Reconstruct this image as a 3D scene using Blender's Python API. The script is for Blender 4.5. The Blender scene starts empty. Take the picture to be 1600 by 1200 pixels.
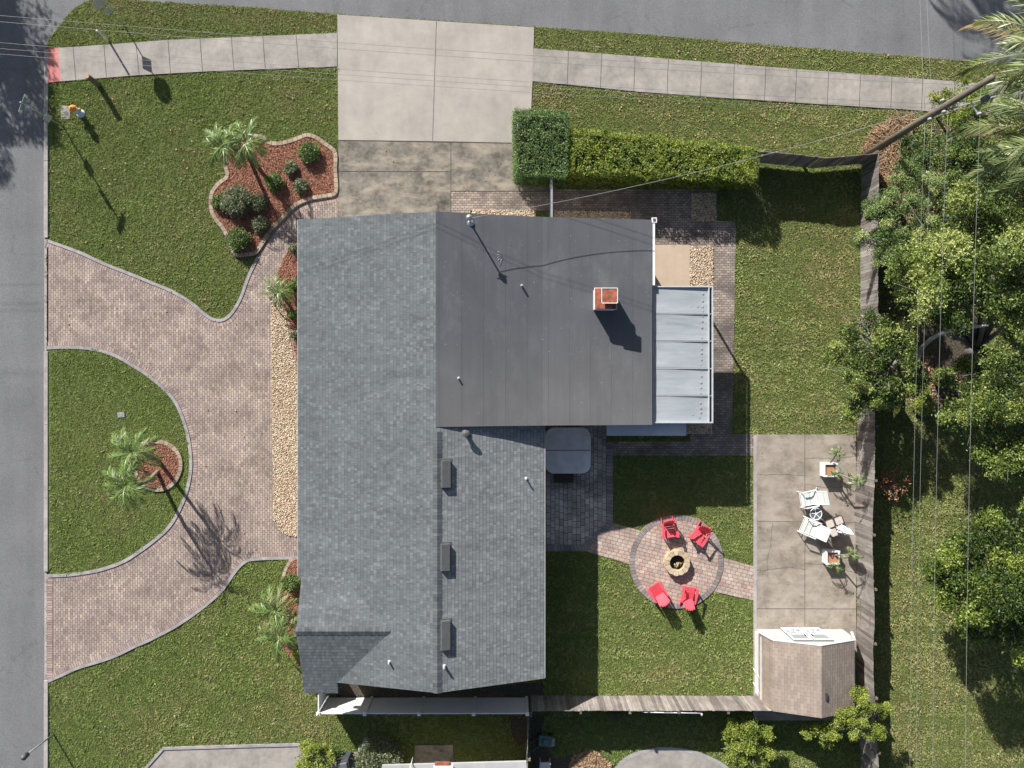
import bpy, math, random
import numpy as np
from mathutils import Vector, Matrix
R = math.radians
rng = np.random.default_rng(7)
random.seed(7)
sc = bpy.context.scene
C = sc.collection

# ------------------------------------------------------------------ camera, sky, sun, exposure
CAM_H, FPX = 38.0, 1273.0            # drone height in metres, focal length in photo pixels
cam = bpy.data.cameras.new('camera'); cam.sensor_width = 36.0; cam.lens = 36.0*FPX/1600
cam.clip_start = 0.5; cam.clip_end = 1500
camo = bpy.data.objects.new('camera', cam); C.objects.link(camo); camo.location = (0, 0, CAM_H)
sc.camera = camo
SHX, SHY = 0.87, -1.46               # shadow run per metre of height
sun_dir = Vector((SHX, SHY, -1.0)).normalized()
elev = math.asin(-sun_dir.z)
world = bpy.data.worlds.new('World'); sc.world = world; world.use_nodes = True
wn = world.node_tree
sky = wn.nodes.new('ShaderNodeTexSky'); sky.sky_type = 'NISHITA'; sky.sun_disc = False
sky.ozone_density = 0.5; sky.dust_density = 1.6; sky.sun_elevation = elev; sky.sun_rotation = math.atan2(-sun_dir.x, -sun_dir.y)
wn.links.new(sky.outputs[0], wn.nodes['Background'].inputs[0])
wn.nodes['Background'].inputs[1].default_value = 0.058
sl = bpy.data.lights.new('sun', 'SUN'); sl.energy = 5.0; sl.angle = R(0.53); sl.color = (1.0, 0.965, 0.92)
slo = bpy.data.objects.new('sun', sl); C.objects.link(slo); slo.location = (-20, 35, 30)
slo.rotation_euler = sun_dir.to_track_quat('-Z', 'Y').to_euler()
sc.view_settings.view_transform = 'Standard'; sc.view_settings.look = 'None'
sc.view_settings.exposure = 0.85; sc.view_settings.gamma = 1.0
sc.cycles.max_bounces = 5

# ------------------------------------------------------------------ helpers
def P(px, py, h=0.0):
    """photo pixel at height h -> world point"""
    k = (CAM_H-h)/FPX
    return Vector(((px-800)*k, (600-py)*k, h))
def G(pts): return [(P(x, y).x, P(x, y).y) for x, y in pts]

class NB:
    def __init__(s, name, rough=0.85, spec=0.3):
        s.mat = bpy.data.materials.new(name); s.mat.use_nodes = True
        s.t = s.mat.node_tree; s.bsdf = s.t.nodes['Principled BSDF']
        s.bsdf.inputs['Roughness'].default_value = rough
        s.bsdf.inputs['Specular IOR Level'].default_value = spec
    def n(s, k): return s.t.nodes.new(k)
    def put(s, sock, v):
        if isinstance(v, bpy.types.NodeSocket): s.t.links.new(v, sock)
        elif v is not None:
            if isinstance(v, tuple) and len(v) == 3 and sock.type == 'RGBA': v = v+(1,)
            sock.default_value = v
    def m(s, op, a, b=None, c=None):
        n = s.n('ShaderNodeMath'); n.operation = op
        s.put(n.inputs[0], a); s.put(n.inputs[1], b); s.put(n.inputs[2], c)
        return n.outputs[0]
    def pos(s):
        return s.n('ShaderNodeNewGeometry').outputs['Position']
    def obj(s): return s.n('ShaderNodeTexCoord').outputs['Object']
    def uv(s): return s.n('ShaderNodeTexCoord').outputs['UV']
    def sep(s, v):
        n = s.n('ShaderNodeSeparateXYZ'); s.put(n.inputs[0], v); return n.outputs
    def comb(s, x, y, z=0.0):
        n = s.n('ShaderNodeCombineXYZ'); s.put(n.inputs[0], x); s.put(n.inputs[1], y); s.put(n.inputs[2], z); return n.outputs[0]
    def scale(s, v, f):
        n = s.n('ShaderNodeVectorMath'); n.operation = 'MULTIPLY'; s.put(n.inputs[0], v); n.inputs[1].default_value = f; return n.outputs[0]
    def noise(s, vec, sc_, det=3.0, ro=0.55, dist=0.0):
        n = s.n('ShaderNodeTexNoise'); s.put(n.inputs['Vector'], vec); n.inputs['Scale'].default_value = sc_
        n.inputs['Detail'].default_value = det; n.inputs['Roughness'].default_value = ro; n.inputs['Distortion'].default_value = dist
        return n.outputs['Fac']
    def voro(s, vec, sc_, feat='F1', out='Distance'):
        n = s.n('ShaderNodeTexVoronoi'); n.feature = feat; s.put(n.inputs['Vector'], vec); n.inputs['Scale'].default_value = sc_
        return n.outputs[out]
    def white(s, x, y):
        n = s.n('ShaderNodeTexWhiteNoise'); n.noise_dimensions = '2D'; s.put(n.inputs['Vector'], s.comb(x, y)); return n.outputs['Value']
    def ramp(s, f, stops, interp='LINEAR'):
        n = s.n('ShaderNodeValToRGB'); s.put(n.inputs[0], f); cr = n.color_ramp; cr.interpolation = interp
        while len(cr.elements) < len(stops): cr.elements.new(0.5)
        for e, (p, c) in zip(cr.elements, stops):
            e.position = p; e.color = (c, c, c, 1) if isinstance(c, (int, float)) else tuple(c)+(1,)
        return n.outputs[0]
    def mix(s, f, a, b, mode='MIX'):
        n = s.n('ShaderNodeMix'); n.data_type = 'RGBA'; n.blend_type = mode
        s.put(n.inputs[0], f); s.put(n.inputs[6], a); s.put(n.inputs[7], b); return n.outputs[2]
    def mul(s, a, f):
        """colour a multiplied by grey factor socket f"""
        return s.mix(1.0, a, s.comb(f, f, f), 'MULTIPLY')
    def rng(s, f, a, b, lo, hi):
        n = s.n('ShaderNodeMapRange'); s.put(n.inputs[0], f)
        for i, v in enumerate((a, b, lo, hi)): n.inputs[i+1].default_value = v
        return n.outputs[0]
    def attr(s, name):
        n = s.n('ShaderNodeAttribute'); n.attribute_name = name; return n.outputs['Fac']
    def bump(s, h, strength=0.5, dist=0.02):
        n = s.n('ShaderNodeBump'); n.inputs['Strength'].default_value = strength; n.inputs['Distance'].default_value = dist
        s.put(n.inputs['Height'], h); s.t.links.new(n.outputs[0], s.bsdf.inputs['Normal'])
    def col(s, c): s.put(s.bsdf.inputs['Base Color'], c)
    def cells(s, u, v, cw, rh, off='half', gap=0.006, jit=0.0):
        vr = s.m('DIVIDE', v, rh); r = s.m('FLOOR', vr); fv = s.m('FRACT', vr)
        if off == 'half': o = s.m('MULTIPLY', s.m('PINGPONG', r, 1.0), 0.5)
        elif off == 'rand': o = s.white(r, 3.3)
        else: o = 0.0
        uu = s.m('ADD', s.m('DIVIDE', u, cw), o)
        c = s.m('FLOOR', uu); fu = s.m('FRACT', uu)
        rnd = s.white(c, r)
        eu = s.m('MULTIPLY', s.m('PINGPONG', fu, 0.5), cw); ev = s.m('MULTIPLY', s.m('PINGPONG', fv, 0.5), rh)
        e = s.m('MINIMUM', eu, ev)
        mask = s.rng(e, gap*0.4, gap, 0.0, 1.0)
        return rnd, mask, fv, fu

def plain(name, c, rough=0.6, spec=0.4, var=0.12, scl=6.0, metal=0.0, bump=0.0):
    b = NB(name, rough, spec); n = b.noise(b.obj(), scl, 4)
    b.col(b.mul(c+(1,) if len(c) == 3 else c, b.rng(n, 0.3, 0.7, 1-var, 1+var)))
    b.bsdf.inputs['Metallic'].default_value = metal
    if bump: b.bump(b.noise(b.obj(), scl*8, 3), bump, 0.01)
    return b.mat

def tag(o, label=None, cat=None, group=None, kind=None):
    if label: o['label'] = label
    if cat: o['category'] = cat
    if group: o['group'] = group
    if kind: o['kind'] = kind
    return o
def thing(name, label, cat, loc=(0, 0, 0), rotz=0.0, group=None):
    o = bpy.data.objects.new(name, None); C.objects.link(o); o.location = loc; o.rotation_euler = (0, 0, rotz)
    o.empty_display_size = 0.3
    return tag(o, label, cat, group)
def root_loc(o):
    v = Vector((0, 0, 0))
    while o is not None: v = v+Vector(o.location); o = o.parent
    return v
def dup(o, parent=None):
    c = o.copy(); C.objects.link(c); c.parent = parent
    for ch in [x for x in C.objects if x.parent == o]: dup(ch, c)
    return c
def np_mesh(name, co, faces, mat, parent=None, loc=None, rnd=None, extra=None, kind=None, smooth=False):
    """co (N,3), faces (M,k) constant k.  One mesh object."""
    me = bpy.data.meshes.new(name); co = np.asarray(co, dtype=np.float32)
    base = root_loc(parent) if parent is not None else Vector(loc if loc else (0, 0, 0))
    co = co-np.array(base, dtype=np.float32)
    faces = np.asarray(faces, dtype=np.int32); M, k = faces.shape
    me.vertices.add(len(co)); me.vertices.foreach_set('co', co.ravel())
    me.loops.add(M*k); me.loops.foreach_set('vertex_index', faces.ravel())
    me.polygons.add(M); me.polygons.foreach_set('loop_start', np.arange(0, M*k, k, dtype=np.int32))
    if smooth: me.polygons.foreach_set('use_smooth', np.ones(M, dtype=bool))
    if rnd is not None:
        a = me.attributes.new('rnd', 'FLOAT', 'FACE'); a.data.foreach_set('value', np.asarray(rnd, dtype=np.float32))
    for kx, v in (extra or {}).items():
        a = me.attributes.new(kx, 'FLOAT', 'FACE'); a.data.foreach_set('value', np.asarray(v, dtype=np.float32))
    me.update(calc_edges=True); me.materials.append(mat)
    o = bpy.data.objects.new(name, me); C.objects.link(o)
    if parent is not None: o.parent = parent
    else: o.location = base
    if kind: o['kind'] = kind
    return o

class MB:
    """collects shapes (world coordinates) and links them as ONE mesh object"""
    def __init__(s): s.v = []; s.f = []; s.uv = []; s.rn = []; s.r = 0.5; s.sm = []; s.smooth = False
    def add(s, vs, fs, uvs=None):
        o = len(s.v); s.v += [tuple(x) for x in vs]
        for i, f in enumerate(fs):
            s.f.append([o+k for k in f]); s.rn.append(s.r); s.sm.append(s.smooth)
            s.uv.append(uvs[i] if uvs else None)
        return s
    def box(s, c, size, rot=None, taper=1.0):
        hx, hy, hz = size[0]/2, size[1]/2, size[2]/2
        vs = [Vector((sx*hx*(taper if sz > 0 else 1), sy*hy*(taper if sz > 0 else 1), sz*hz)) for sz in (-1, 1) for sx, sy in ((-1, -1), (1, -1), (1, 1), (-1, 1))]
        if rot is not None:
            if isinstance(rot, (int, float)): rot = Matrix.Rotation(rot, 3, 'Z')
            vs = [rot @ v for v in vs]
        c = Vector(c); return s.add([v+c for v in vs], [(3, 2, 1, 0), (4, 5, 6, 7), (0, 1, 5, 4), (1, 2, 6, 5), (2, 3, 7, 6), (3, 0, 4, 7)])
    def bar(s, a, b, w, t, up=(0, 0, 1)):
        """rectangular bar from a to b; w across, t along up"""
        a, b = Vector(a), Vector(b); d = (b-a); L = d.length; d.normalize(); up = Vector(up)
        sx = d.cross(up)
        if sx.length < 1e-4: sx = d.cross(Vector((1, 0, 0)))
        sx.normalize(); u = sx.cross(d).normalized()
        M = Matrix((sx, d, u)).transposed()
        return s.box((a+b)/2, (w, L, t), M)
    def tube(s, pts, rad, n=8, cap=True):
        pts = [Vector(p) for p in pts]; rad = rad if isinstance(rad, (list, tuple)) else [rad]*len(pts)
        vs = []; prev = None
        for i, p in enumerate(pts):
            d = (pts[min(i+1, len(pts)-1)]-pts[max(i-1, 0)]).normalized()
            if prev is None:
                a = d.cross(Vector((0, 0, 1)))
                if a.length < 1e-3: a = d.cross(Vector((1, 0, 0)))
            else: a = prev-d*prev.dot(d)
            a.normalize(); prev = a; b = d.cross(a)
            vs += [p+(a*math.cos(t)+b*math.sin(t))*rad[i] for t in [2*math.pi*k/n for k in range(n)]]
        fs = [(i*n+k, i*n+(k+1) % n, (i+1)*n+(k+1) % n, (i+1)*n+k) for i in range(len(pts)-1) for k in range(n)]
        if cap: fs += [tuple(range(n))[::-1], tuple(range((len(pts)-1)*n, len(pts)*n))]
        return s.add(vs, fs)
    def lathe(s, c, prof, n=20, a0=0.0):
        c = Vector(c)
        vs = [c+Vector((r*math.cos(a0+2*math.pi*k/n), r*math.sin(a0+2*math.pi*k/n), z)) for r, z in prof for k in range(n)]
        fs = [(i*n+k, i*n+(k+1) % n, (i+1)*n+(k+1) % n, (i+1)*n+k) for i in range(len(prof)-1) for k in range(n)]
        fs += [tuple(range(n))[::-1], tuple(range((len(prof)-1)*n, len(prof)*n))]
        return s.add(vs, fs)
    def prism(s, pts, z0, z1):
        """pts ccw or cw (x,y); z may be a callable of (x,y) for the top"""
        n = len(pts); A = sum(pts[i][0]*pts[(i+1) % n][1]-pts[(i+1) % n][0]*pts[i][1] for i in range(n))
        if A < 0: pts = pts[::-1]
        f1 = z1 if callable(z1) else (lambda x, y: z1); f0 = z0 if callable(z0) else (lambda x, y: z0)
        vs = [(x, y, f0(x, y)) for x, y in pts]+[(x, y, f1(x, y)) for x, y in pts]
        fs = [tuple(range(n, 2*n)), tuple(range(n))[::-1]]+[(i, (i+1) % n, n+(i+1) % n, n+i) for i in range(n)]
        return s.add(vs, fs)
    def build(s, name, mat, parent=None, loc=None, kind=None, bevel=0.0):
        me = bpy.data.meshes.new(name)
        base = root_loc(parent) if parent is not None else Vector(loc if loc else (0, 0, 0))
        me.from_pydata([(x-base.x, y-base.y, z-base.z) for x, y, z in s.v], [], s.f)
        if any(u for u in s.uv):
            ul = me.uv_layers.new(name='UVMap'); i = 0
            for p, u in zip(me.polygons, s.uv):
                for j in range(p.loop_total):
                    ul.data[p.loop_start+j].uv = u[j] if u else (0, 0)
        a = me.attributes.new('rnd', 'FLOAT', 'FACE'); a.data.foreach_set('value', s.rn)
        me.polygons.foreach_set('use_smooth', s.sm)
        me.update(); me.materials.append(mat)
        o = bpy.data.objects.new(name, me); C.objects.link(o)
        if parent is not None: o.parent = parent
        else: o.location = base
        if bevel:
            m = o.modifiers.new('bevel', 'BEVEL'); m.width = bevel; m.segments = 2; m.limit_method = 'ANGLE'
        if kind: o['kind'] = kind
        return o

def smooth_line(pts, n=6, closed=False):
    """Catmull-Rom through pts"""
    out = []; N = len(pts); rngi = range(N if closed else N-1)
    g = lambda i: Vector(pts[i % N]) if closed else Vector(pts[max(0, min(N-1, i))])
    for i in rngi:
        p0, p1, p2, p3 = g(i-1), g(i), g(i+1), g(i+2)
        for k in range(n):
            t = k/n
            out.append(tuple(0.5*((2*p1)+(-p0+p2)*t+(2*p0-5*p1+4*p2-p3)*t*t+(-p0+3*p1-3*p2+p3)*t**3)))
    if not closed: out.append(tuple(pts[-1]))
    return out
def offset(pts, d, closed=False):
    out = []; N = len(pts)
    for i in range(N):
        a = Vector(pts[(i-1) % N] if closed else pts[max(i-1, 0)]); b = Vector(pts[(i+1) % N] if closed else pts[min(i+1, N-1)])
        t = (b-a)
        if t.length < 1e-6: t = Vector((1, 0))
        t.normalize(); out.append((pts[i][0]-t.y*d, pts[i][1]+t.x*d))
    return out
def strip(mb, pts, d0, d1, z, z0=None, closed=False):
    """ribbon between offsets d0 and d1 along pts, top at z, skirt to z0, UV = (arc length, across)"""
    a = offset(pts, d0, closed); b = offset(pts, d1, closed); N = len(pts); L = 0.0
    for i in range(N if closed else N-1):
        j = (i+1) % N; dl = math.dist(pts[i], pts[j]); w = abs(d1-d0)
        q = [(*a[i], z), (*a[j], z), (*b[j], z), (*b[i], z)]
        uv = [(L, 0), (L+dl, 0), (L+dl, w), (L, w)]
        if d1 < d0: q = q[::-1]; uv = uv[::-1]
        mb.add(q, [(0, 1, 2, 3)], [uv])
        if z0 is not None:
            for e, fl in ((a, d1 < d0), (b, d1 > d0)):
                q = [(*e[i], z0), (*e[j], z0), (*e[j], z), (*e[i], z)]
                if fl: q = q[::-1]
                mb.add(q, [(0, 1, 2, 3)], [[(L, 0), (L+dl, 0), (L+dl, .1), (L, .1)]])
        L += dl
def inside(poly, x, y):
    poly = np.asarray(poly); c = np.zeros(len(x), dtype=bool); n = len(poly); j = n-1
    bx0, by0 = poly.min(0); bx1, by1 = poly.max(0)
    k = np.where((x > bx0) & (x < bx1) & (y > by0) & (y < by1))[0]
    xs, ys = x[k], y[k]; cc = np.zeros(len(k), dtype=bool)
    for i in range(n):
        xi, yi = poly[i]; xj, yj = poly[j]
        if yi != yj:
            cc ^= ((yi > ys) != (yj > ys)) & (xs < (xj-xi)*(ys-yi)/(yj-yi)+xi)
        j = i
    c[k] = cc; return c
HARD = []      # ground polygons where no grass grows
def flat(name, pts, z, mat, hard=True, z0=-0.12):
    """a ground sheet (structure) from world xy points"""
    m = MB(); m.prism(pts, z0, z); o = m.build(name, mat, kind='structure')
    if hard: HARD.append(pts)
    return o

# ------------------------------------------------------------------ materials
def mat_asphalt():
    b = NB('asphalt', 0.9, 0.25); p = b.pos()
    fine = b.m('ADD', b.m('MULTIPLY', b.noise(p, 60, 2, 0.8), 0.5), b.m('MULTIPLY', b.noise(p, 17, 3, 0.8), 0.5)); big = b.noise(p, 0.35, 4); lanes = b.noise(b.scale(p, (1.4, 0.12, 1)), 1.0, 3)
    g = b.voro(p, 45)
    c = b.ramp(fine, [(0.3, (0.092, 0.094, 0.099)), (0.5, (0.148, 0.150, 0.155)), (0.7, (0.235, 0.236, 0.238))])
    f = b.m('MULTIPLY', b.rng(big, 0.3, 0.7, 0.88, 1.12), b.rng(lanes, 0.3, 0.7, 0.93, 1.07))
    crack = b.voro(p, 0.35, 'DISTANCE_TO_EDGE')
    patch = b.rng(b.white(b.m('FLOOR', b.m('MULTIPLY', b.sep(p)[0], 0.31)), b.m('FLOOR', b.m('MULTIPLY', b.sep(p)[1], 0.11))), 0, 1, 0.97, 1.03)
    ck = b.rng(b.m('ADD', crack, b.m('MULTIPLY', b.noise(p, 2.5, 4), 0.12)), 0.058, 0.066, 0.88, 1.0)
    f = b.m('MULTIPLY', b.m('MULTIPLY', f, patch), ck)
    c = b.mix(b.rng(b.noise(p, 0.8, 6, 0.7), 0.6, 0.78, 0.0, 0.2), c, (0.10, 0.098, 0.095))
    b.col(b.mul(c, f)); b.bump(b.m('ADD', fine, g), 0.5, 0.01); return b.mat
def mat_concrete(name, base, dark, stain=0.5, scl=0.6, bumps=0.2, tint=None):
    b = NB(name, 0.85, 0.25); p = b.pos()
    big = b.noise(p, scl, 7, 0.68, 0.2); mid = b.noise(p, scl*5, 5, 0.6); fine = b.noise(p, 60, 2)
    streak = b.noise(b.scale(p, (3.0, 0.25, 1)), 0.8, 4, 0.6)
    f = b.rng(b.m('ADD', b.m('MULTIPLY', big, 0.7), b.m('MULTIPLY', mid, 0.3)), 0.5-0.16, 0.5+0.16, 0.0, 1.0)
    c = b.mix(b.m('MULTIPLY', b.m('SUBTRACT', 1.0, f), stain), base, dark)
    c = b.mul(c, b.m('MULTIPLY', b.rng(fine, 0.25, 0.75, 0.92, 1.08), b.rng(streak, 0.3, 0.7, 0.96, 1.04)))
    spots = b.m('GREATER_THAN', b.noise(p, 4.5, 2, 0.4), 0.735)
    c = b.mix(b.m('MULTIPLY', spots, 0.25), c, tuple(x*0.6 for x in dark))
    sx_ = b.sep(p); pt = b.rng(b.white(b.m('FLOOR', b.m('MULTIPLY', sx_[0], 0.43)), b.m('FLOOR', b.m('MULTIPLY', b.m('ADD', sx_[1], b.m('MULTIPLY', sx_[0], 0.07)), 0.37))), 0, 1, 0.95, 1.04); c = b.mul(c, pt)
    if tint: c = b.mix(b.rng(b.noise(b.scale(p,(0.6,1.3,1)), 1.3, 7, 0.68, 0.25), 0.47, 0.66, 0.0, 0.75), c, tint)
    b.col(c); b.bump(b.m('ADD', mid, fine), bumps, 0.008); return b.mat
def mat_paver(name, cols, cw, rh, along='y', uv=False, off='half', gap=0.012, mort=(0.085, 0.07, 0.065), scl=0.9, rot=0.0, moss=0.0):
    b = NB(name, 0.85, 0.25); p = b.uv() if uv else b.pos(); s = b.sep(p)
    x, y = s[0], s[1]
    if rot:
        cr, sr = math.cos(rot), math.sin(rot)
        x2 = b.m('ADD', b.m('MULTIPLY', x, cr), b.m('MULTIPLY', y, sr)); y2 = b.m('SUBTRACT', b.m('MULTIPLY', y, cr), b.m('MULTIPLY', x, sr)); x, y = x2, y2
    x = b.m('ADD', x, 100.0); y = b.m('ADD', y, 100.0)
    u, v = (y, x) if along == 'y' else (x, y)
    rnd, mask, fv, fu = b.cells(u, v, cw, rh, off, gap)
    n = len(cols); c = b.ramp(rnd, [((i+0.5)/n, k) for i, k in enumerate(cols)])
    wp = b.pos(); big = b.noise(wp, scl, 5, 0.6); mid = b.noise(wp, 9, 3); fine = b.noise(wp, 70, 2)
    f = b.m('MULTIPLY', b.rng(big, 0.33, 0.67, 0.74, 1.2), b.m('MULTIPLY', b.rng(mid, 0.3, 0.7, 0.9, 1.1), b.rng(fine, 0.2, 0.8, 0.9, 1.1)))
    c = b.mul(c, f)
    if moss: c = b.mix(b.rng(b.noise(wp, 0.55, 5, 0.6, 0.5), 0.45, 0.6, 0.0, moss), c, (0.05, 0.045, 0.042))
    c = b.mix(mask, mort, c); b.col(c)
    b.bump(b.m('ADD', mask, b.m('MULTIPLY', rnd, 0.5)), 0.6, 0.008); return b.mat
def mat_shingle(name, cols, axis='x', rowh=0.143, cw=0.22, line=0.45, flip=False):
    """axis = direction the roof falls in"""
    b = NB(name, 0.9, 0.2); s = b.sep(b.pos())
    x = b.m('ADD', s[0], 60.0); y = b.m('ADD', s[1], 60.0)
    u, v = (y, x) if axis == 'x' else (x, y)
    vr = b.m('DIVIDE', v, rowh); r = b.m('FLOOR', vr); fv = b.m('FRACT', vr)
    if flip: fv = b.m('SUBTRACT', 1.0, fv)
    uu = b.m('ADD', b.m('DIVIDE', u, cw), b.m('MULTIPLY', b.white(r, 7.7), 3.0))
    # uneven tab widths: two cell grids added together
    c1 = b.m('FLOOR', uu); f1 = b.m('FRACT', uu)
    cut = b.rng(b.white(c1, b.m('ADD', r, 0.5)), 0, 1, 0.25, 0.75)
    half = b.m('GREATER_THAN', f1, cut)
    rnd = b.white(b.m('ADD', c1, b.m('MULTIPLY', half, 0.37)), r)
    n = len(cols); c = b.ramp(rnd, [((i+0.5)/n, k) for i, k in enumerate(cols)])
    big = b.noise(b.pos(), 0.45, 5, 0.6); fine = b.noise(b.pos(), 80, 2); run = b.noise(b.scale(b.pos(), (0.35, 2.2, 1) if axis == 'x' else (2.2, 0.35, 1)), 1.0, 5, 0.65)
    big = b.m('ADD', b.m('MULTIPLY', big, 0.5), b.m('MULTIPLY', run, 0.5))
    c = b.mul(c, b.m('MULTIPLY', b.rng(big, 0.36, 0.64, 0.86, 1.12), b.rng(fine, 0.2, 0.8, 0.86, 1.14)))
    butt = b.rng(fv, 0.0, 0.22, 1.0-line, 1.0)     # shade line painted under each butt edge, strength set per slope
    dist = b.m('MINIMUM', b.m('MINIMUM', f1, b.m('SUBTRACT', 1.0, f1)), b.m('ABSOLUTE', b.m('SUBTRACT', f1, cut)))
    seam = b.rng(dist, 0.0, 0.05, 0.72, 1.0)
    b.col(b.mul(c, b.m('MULTIPLY', butt, seam)))
    b.bump(b.m('ADD', b.m('MULTIPLY', b.m('SUBTRACT', 1.0, fv), 0.6), b.m('MULTIPLY', half, 0.4)), 0.5, 0.012); return b.mat
def mat_leaf(name, cols, trans=0.25, rough=0.5):
    b = NB(name, rough, 0.45); r = b.attr('rnd'); n = len(cols)
    c = b.ramp(r, [((i+0.5)/n, k) for i, k in enumerate(cols)])
    c = b.mul(c, b.rng(b.noise(b.pos(), 1.6, 3), 0.3, 0.7, 0.85, 1.15)); b.col(c)
    t = b.n('ShaderNodeBsdfTranslucent'); b.put(t.inputs[0], c); mx = b.n('ShaderNodeMixShader'); mx.inputs[0].default_value = trans
    out = b.t.nodes['Material Output']
    b.t.links.new(b.bsdf.outputs[0], mx.inputs[1]); b.t.links.new(t.outputs[0], mx.inputs[2]); b.t.links.new(mx.outputs[0], out.inputs[0])
    return b.mat
def mat_attr(name, cols, rough=0.8, spec=0.3, var=0.2, scl=10.0, stretch=None):
    b = NB(name, rough, spec); r = b.attr('rnd'); n = len(cols)
    c = b.ramp(r, [((i+0.5)/n, k) for i, k in enumerate(cols)])
    p = b.obj();  p = b.scale(p, stretch) if stretch else p
    b.col(b.mul(c, b.rng(b.noise(p, scl, 4, 0.65), 0.3, 0.7, 1-var, 1+var))); b.bump(b.noise(p, scl*3, 3), 0.3, 0.01); return b.mat
def mat_grass():
    b = NB('grass_blades', 0.7, 0.25); r = b.attr('rnd'); d = b.attr('dry')
    g = b.ramp(r, [(0.0, (0.105, 0.158, 0.035)), (0.4, (0.175, 0.245, 0.057)), (0.75, (0.25, 0.325, 0.085)), (1.0, (0.36, 0.43, 0.15))])
    y = b.ramp(r, [(0.0, (0.19, 0.17, 0.07)), (0.5, (0.32, 0.29, 0.125)), (1.0, (0.50, 0.44, 0.25))])
    c = b.mix(d, g, y); b.col(c)
    t = b.n('ShaderNodeBsdfTranslucent'); b.put(t.inputs[0], c); mx = b.n('ShaderNodeMixShader'); mx.inputs[0].default_value = 0.25
    out = b.t.nodes['Material Output']
    b.t.links.new(b.bsdf.outputs[0], mx.inputs[1]); b.t.links.new(t.outputs[0], mx.inputs[2]); b.t.links.new(mx.outputs[0], out.inputs[0])
    return b.mat
def mat_soil(name='lawn_soil', c0=(0.06, 0.08, 0.024), c1=(0.15, 0.18, 0.055)):
    b = NB(name, 0.95, 0.1); p = b.pos(); n1 = b.noise(p, 9, 5, 0.7); n2 = b.noise(p, 0.5, 3)
    c = b.ramp(n1, [(0.3, c0), (0.7, c1)]); c = b.mul(c, b.rng(n2, 0.3, 0.7, 0.85, 1.15)); b.col(c); b.bump(n1, 1.0, 0.06); return b.mat

M = {}
M['asphalt'] = mat_asphalt()
M['conc'] = mat_concrete('pale_concrete', (0.39, 0.355, 0.315), (0.27, 0.248, 0.222), 0.9, 0.45)
M['walk'] = mat_concrete('sidewalk_concrete', (0.365, 0.333, 0.297), (0.20, 0.185, 0.167), 1.0, 0.9)
M['old'] = mat_concrete('stained_concrete', (0.25, 0.225, 0.19), (0.055, 0.05, 0.042), 1.0, 1.1, 0.4, (0.33, 0.285, 0.225))
M['slab'] = mat_concrete('patio_slab_concrete', (0.34, 0.295, 0.245), (0.16, 0.137, 0.11), 1.0, 0.8, 0.3, (0.37, 0.325, 0.27))
M['curb'] = mat_concrete('curb_concrete', (0.40, 0.37, 0.35), (0.22, 0.20, 0.19), 0.9, 2.0, 0.3)
M['edging'] = mat_concrete('edging_concrete', (0.38, 0.36, 0.35), (0.17, 0.16, 0.16), 0.9, 1.5, 0.3)
M['beige'] = mat_concrete('beige_slab', (0.44, 0.345, 0.26), (0.34, 0.26, 0.20), 0.5, 1.0, 0.2)
M['pink'] = plain('tactile_pink', (0.50, 0.19, 0.17), 0.8, 0.2, 0.1, 3)
M['joint'] = plain('joint_dark', (0.09, 0.08, 0.075), 0.95, 0.1, 0.3)
drive_cols = [(0.247, 0.193, 0.166), (0.315, 0.252, 0.212), (0.404, 0.327, 0.263), (0.278, 0.221, 0.191), (0.357, 0.287, 0.237), (0.268, 0.223, 0.202), (0.336, 0.271, 0.227)]
M['pav'] = mat_paver('driveway_pavers', drive_cols, 0.205, 0.112, 'y', gap=0.013, mort=(0.10, 0.075, 0.07))
M['border'] = mat_paver('border_pavers', [(0.24, 0.18, 0.165), (0.33, 0.255, 0.22), (0.38, 0.29, 0.25), (0.27, 0.21, 0.19)], 0.112, 0.5, 'x', uv=True, off='none', gap=0.013, mort=(0.10, 0.075, 0.07))
M['walkpav'] = mat_paver('walkway_pavers', [(0.22, 0.18, 0.155), (0.29, 0.24, 0.20), (0.36, 0.30, 0.245), (0.25, 0.21, 0.18)], 0.205, 0.112, 'x', gap=0.013, scl=0.7, moss=0.5)
M['backpav'] = mat_paver('court_pavers', [(0.46, 0.40, 0.35), (0.58, 0.51, 0.44), (0.35, 0.31, 0.28), (0.52, 0.46, 0.40)], 0.30, 0.20, 'y', gap=0.016, off='rand', scl=1.0, moss=0.5)
M['firepav'] = mat_paver('fire_pit_pavers', [(0.36, 0.25, 0.205), (0.42, 0.32, 0.265), (0.33, 0.27, 0.23), (0.47, 0.35, 0.285), (0.39, 0.33, 0.28)], 0.25, 0.165, 'x', gap=0.012, off='rand', mort=(0.13, 0.10, 0.085), scl=1.5, rot=R(-14))
M['darkring'] = mat_paver('charcoal_border_pavers', [(0.19, 0.165, 0.155), (0.25, 0.215, 0.20), (0.30, 0.26, 0.24), (0.215, 0.19, 0.175)], 0.16, 0.5, 'x', uv=True, off='none', gap=0.013)
M['bedbrick'] = mat_paver('tan_edging_bricks', [(0.33, 0.26, 0.185), (0.40, 0.32, 0.235), (0.27, 0.21, 0.15)], 0.24, 0.5, 'x', uv=True, off='none', gap=0.015)
M['mulch_base'] = mat_soil('mulch_soil', (0.12, 0.055, 0.036), (0.26, 0.12, 0.08))
M['gravel_base'] = mat_soil('gravel_soil', (0.13, 0.09, 0.06), (0.36, 0.28, 0.19))
M['dirt'] = mat_soil('bare_dirt', (0.045, 0.038, 0.03), (0.12, 0.10, 0.075))
M['soil'] = mat_soil()
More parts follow.
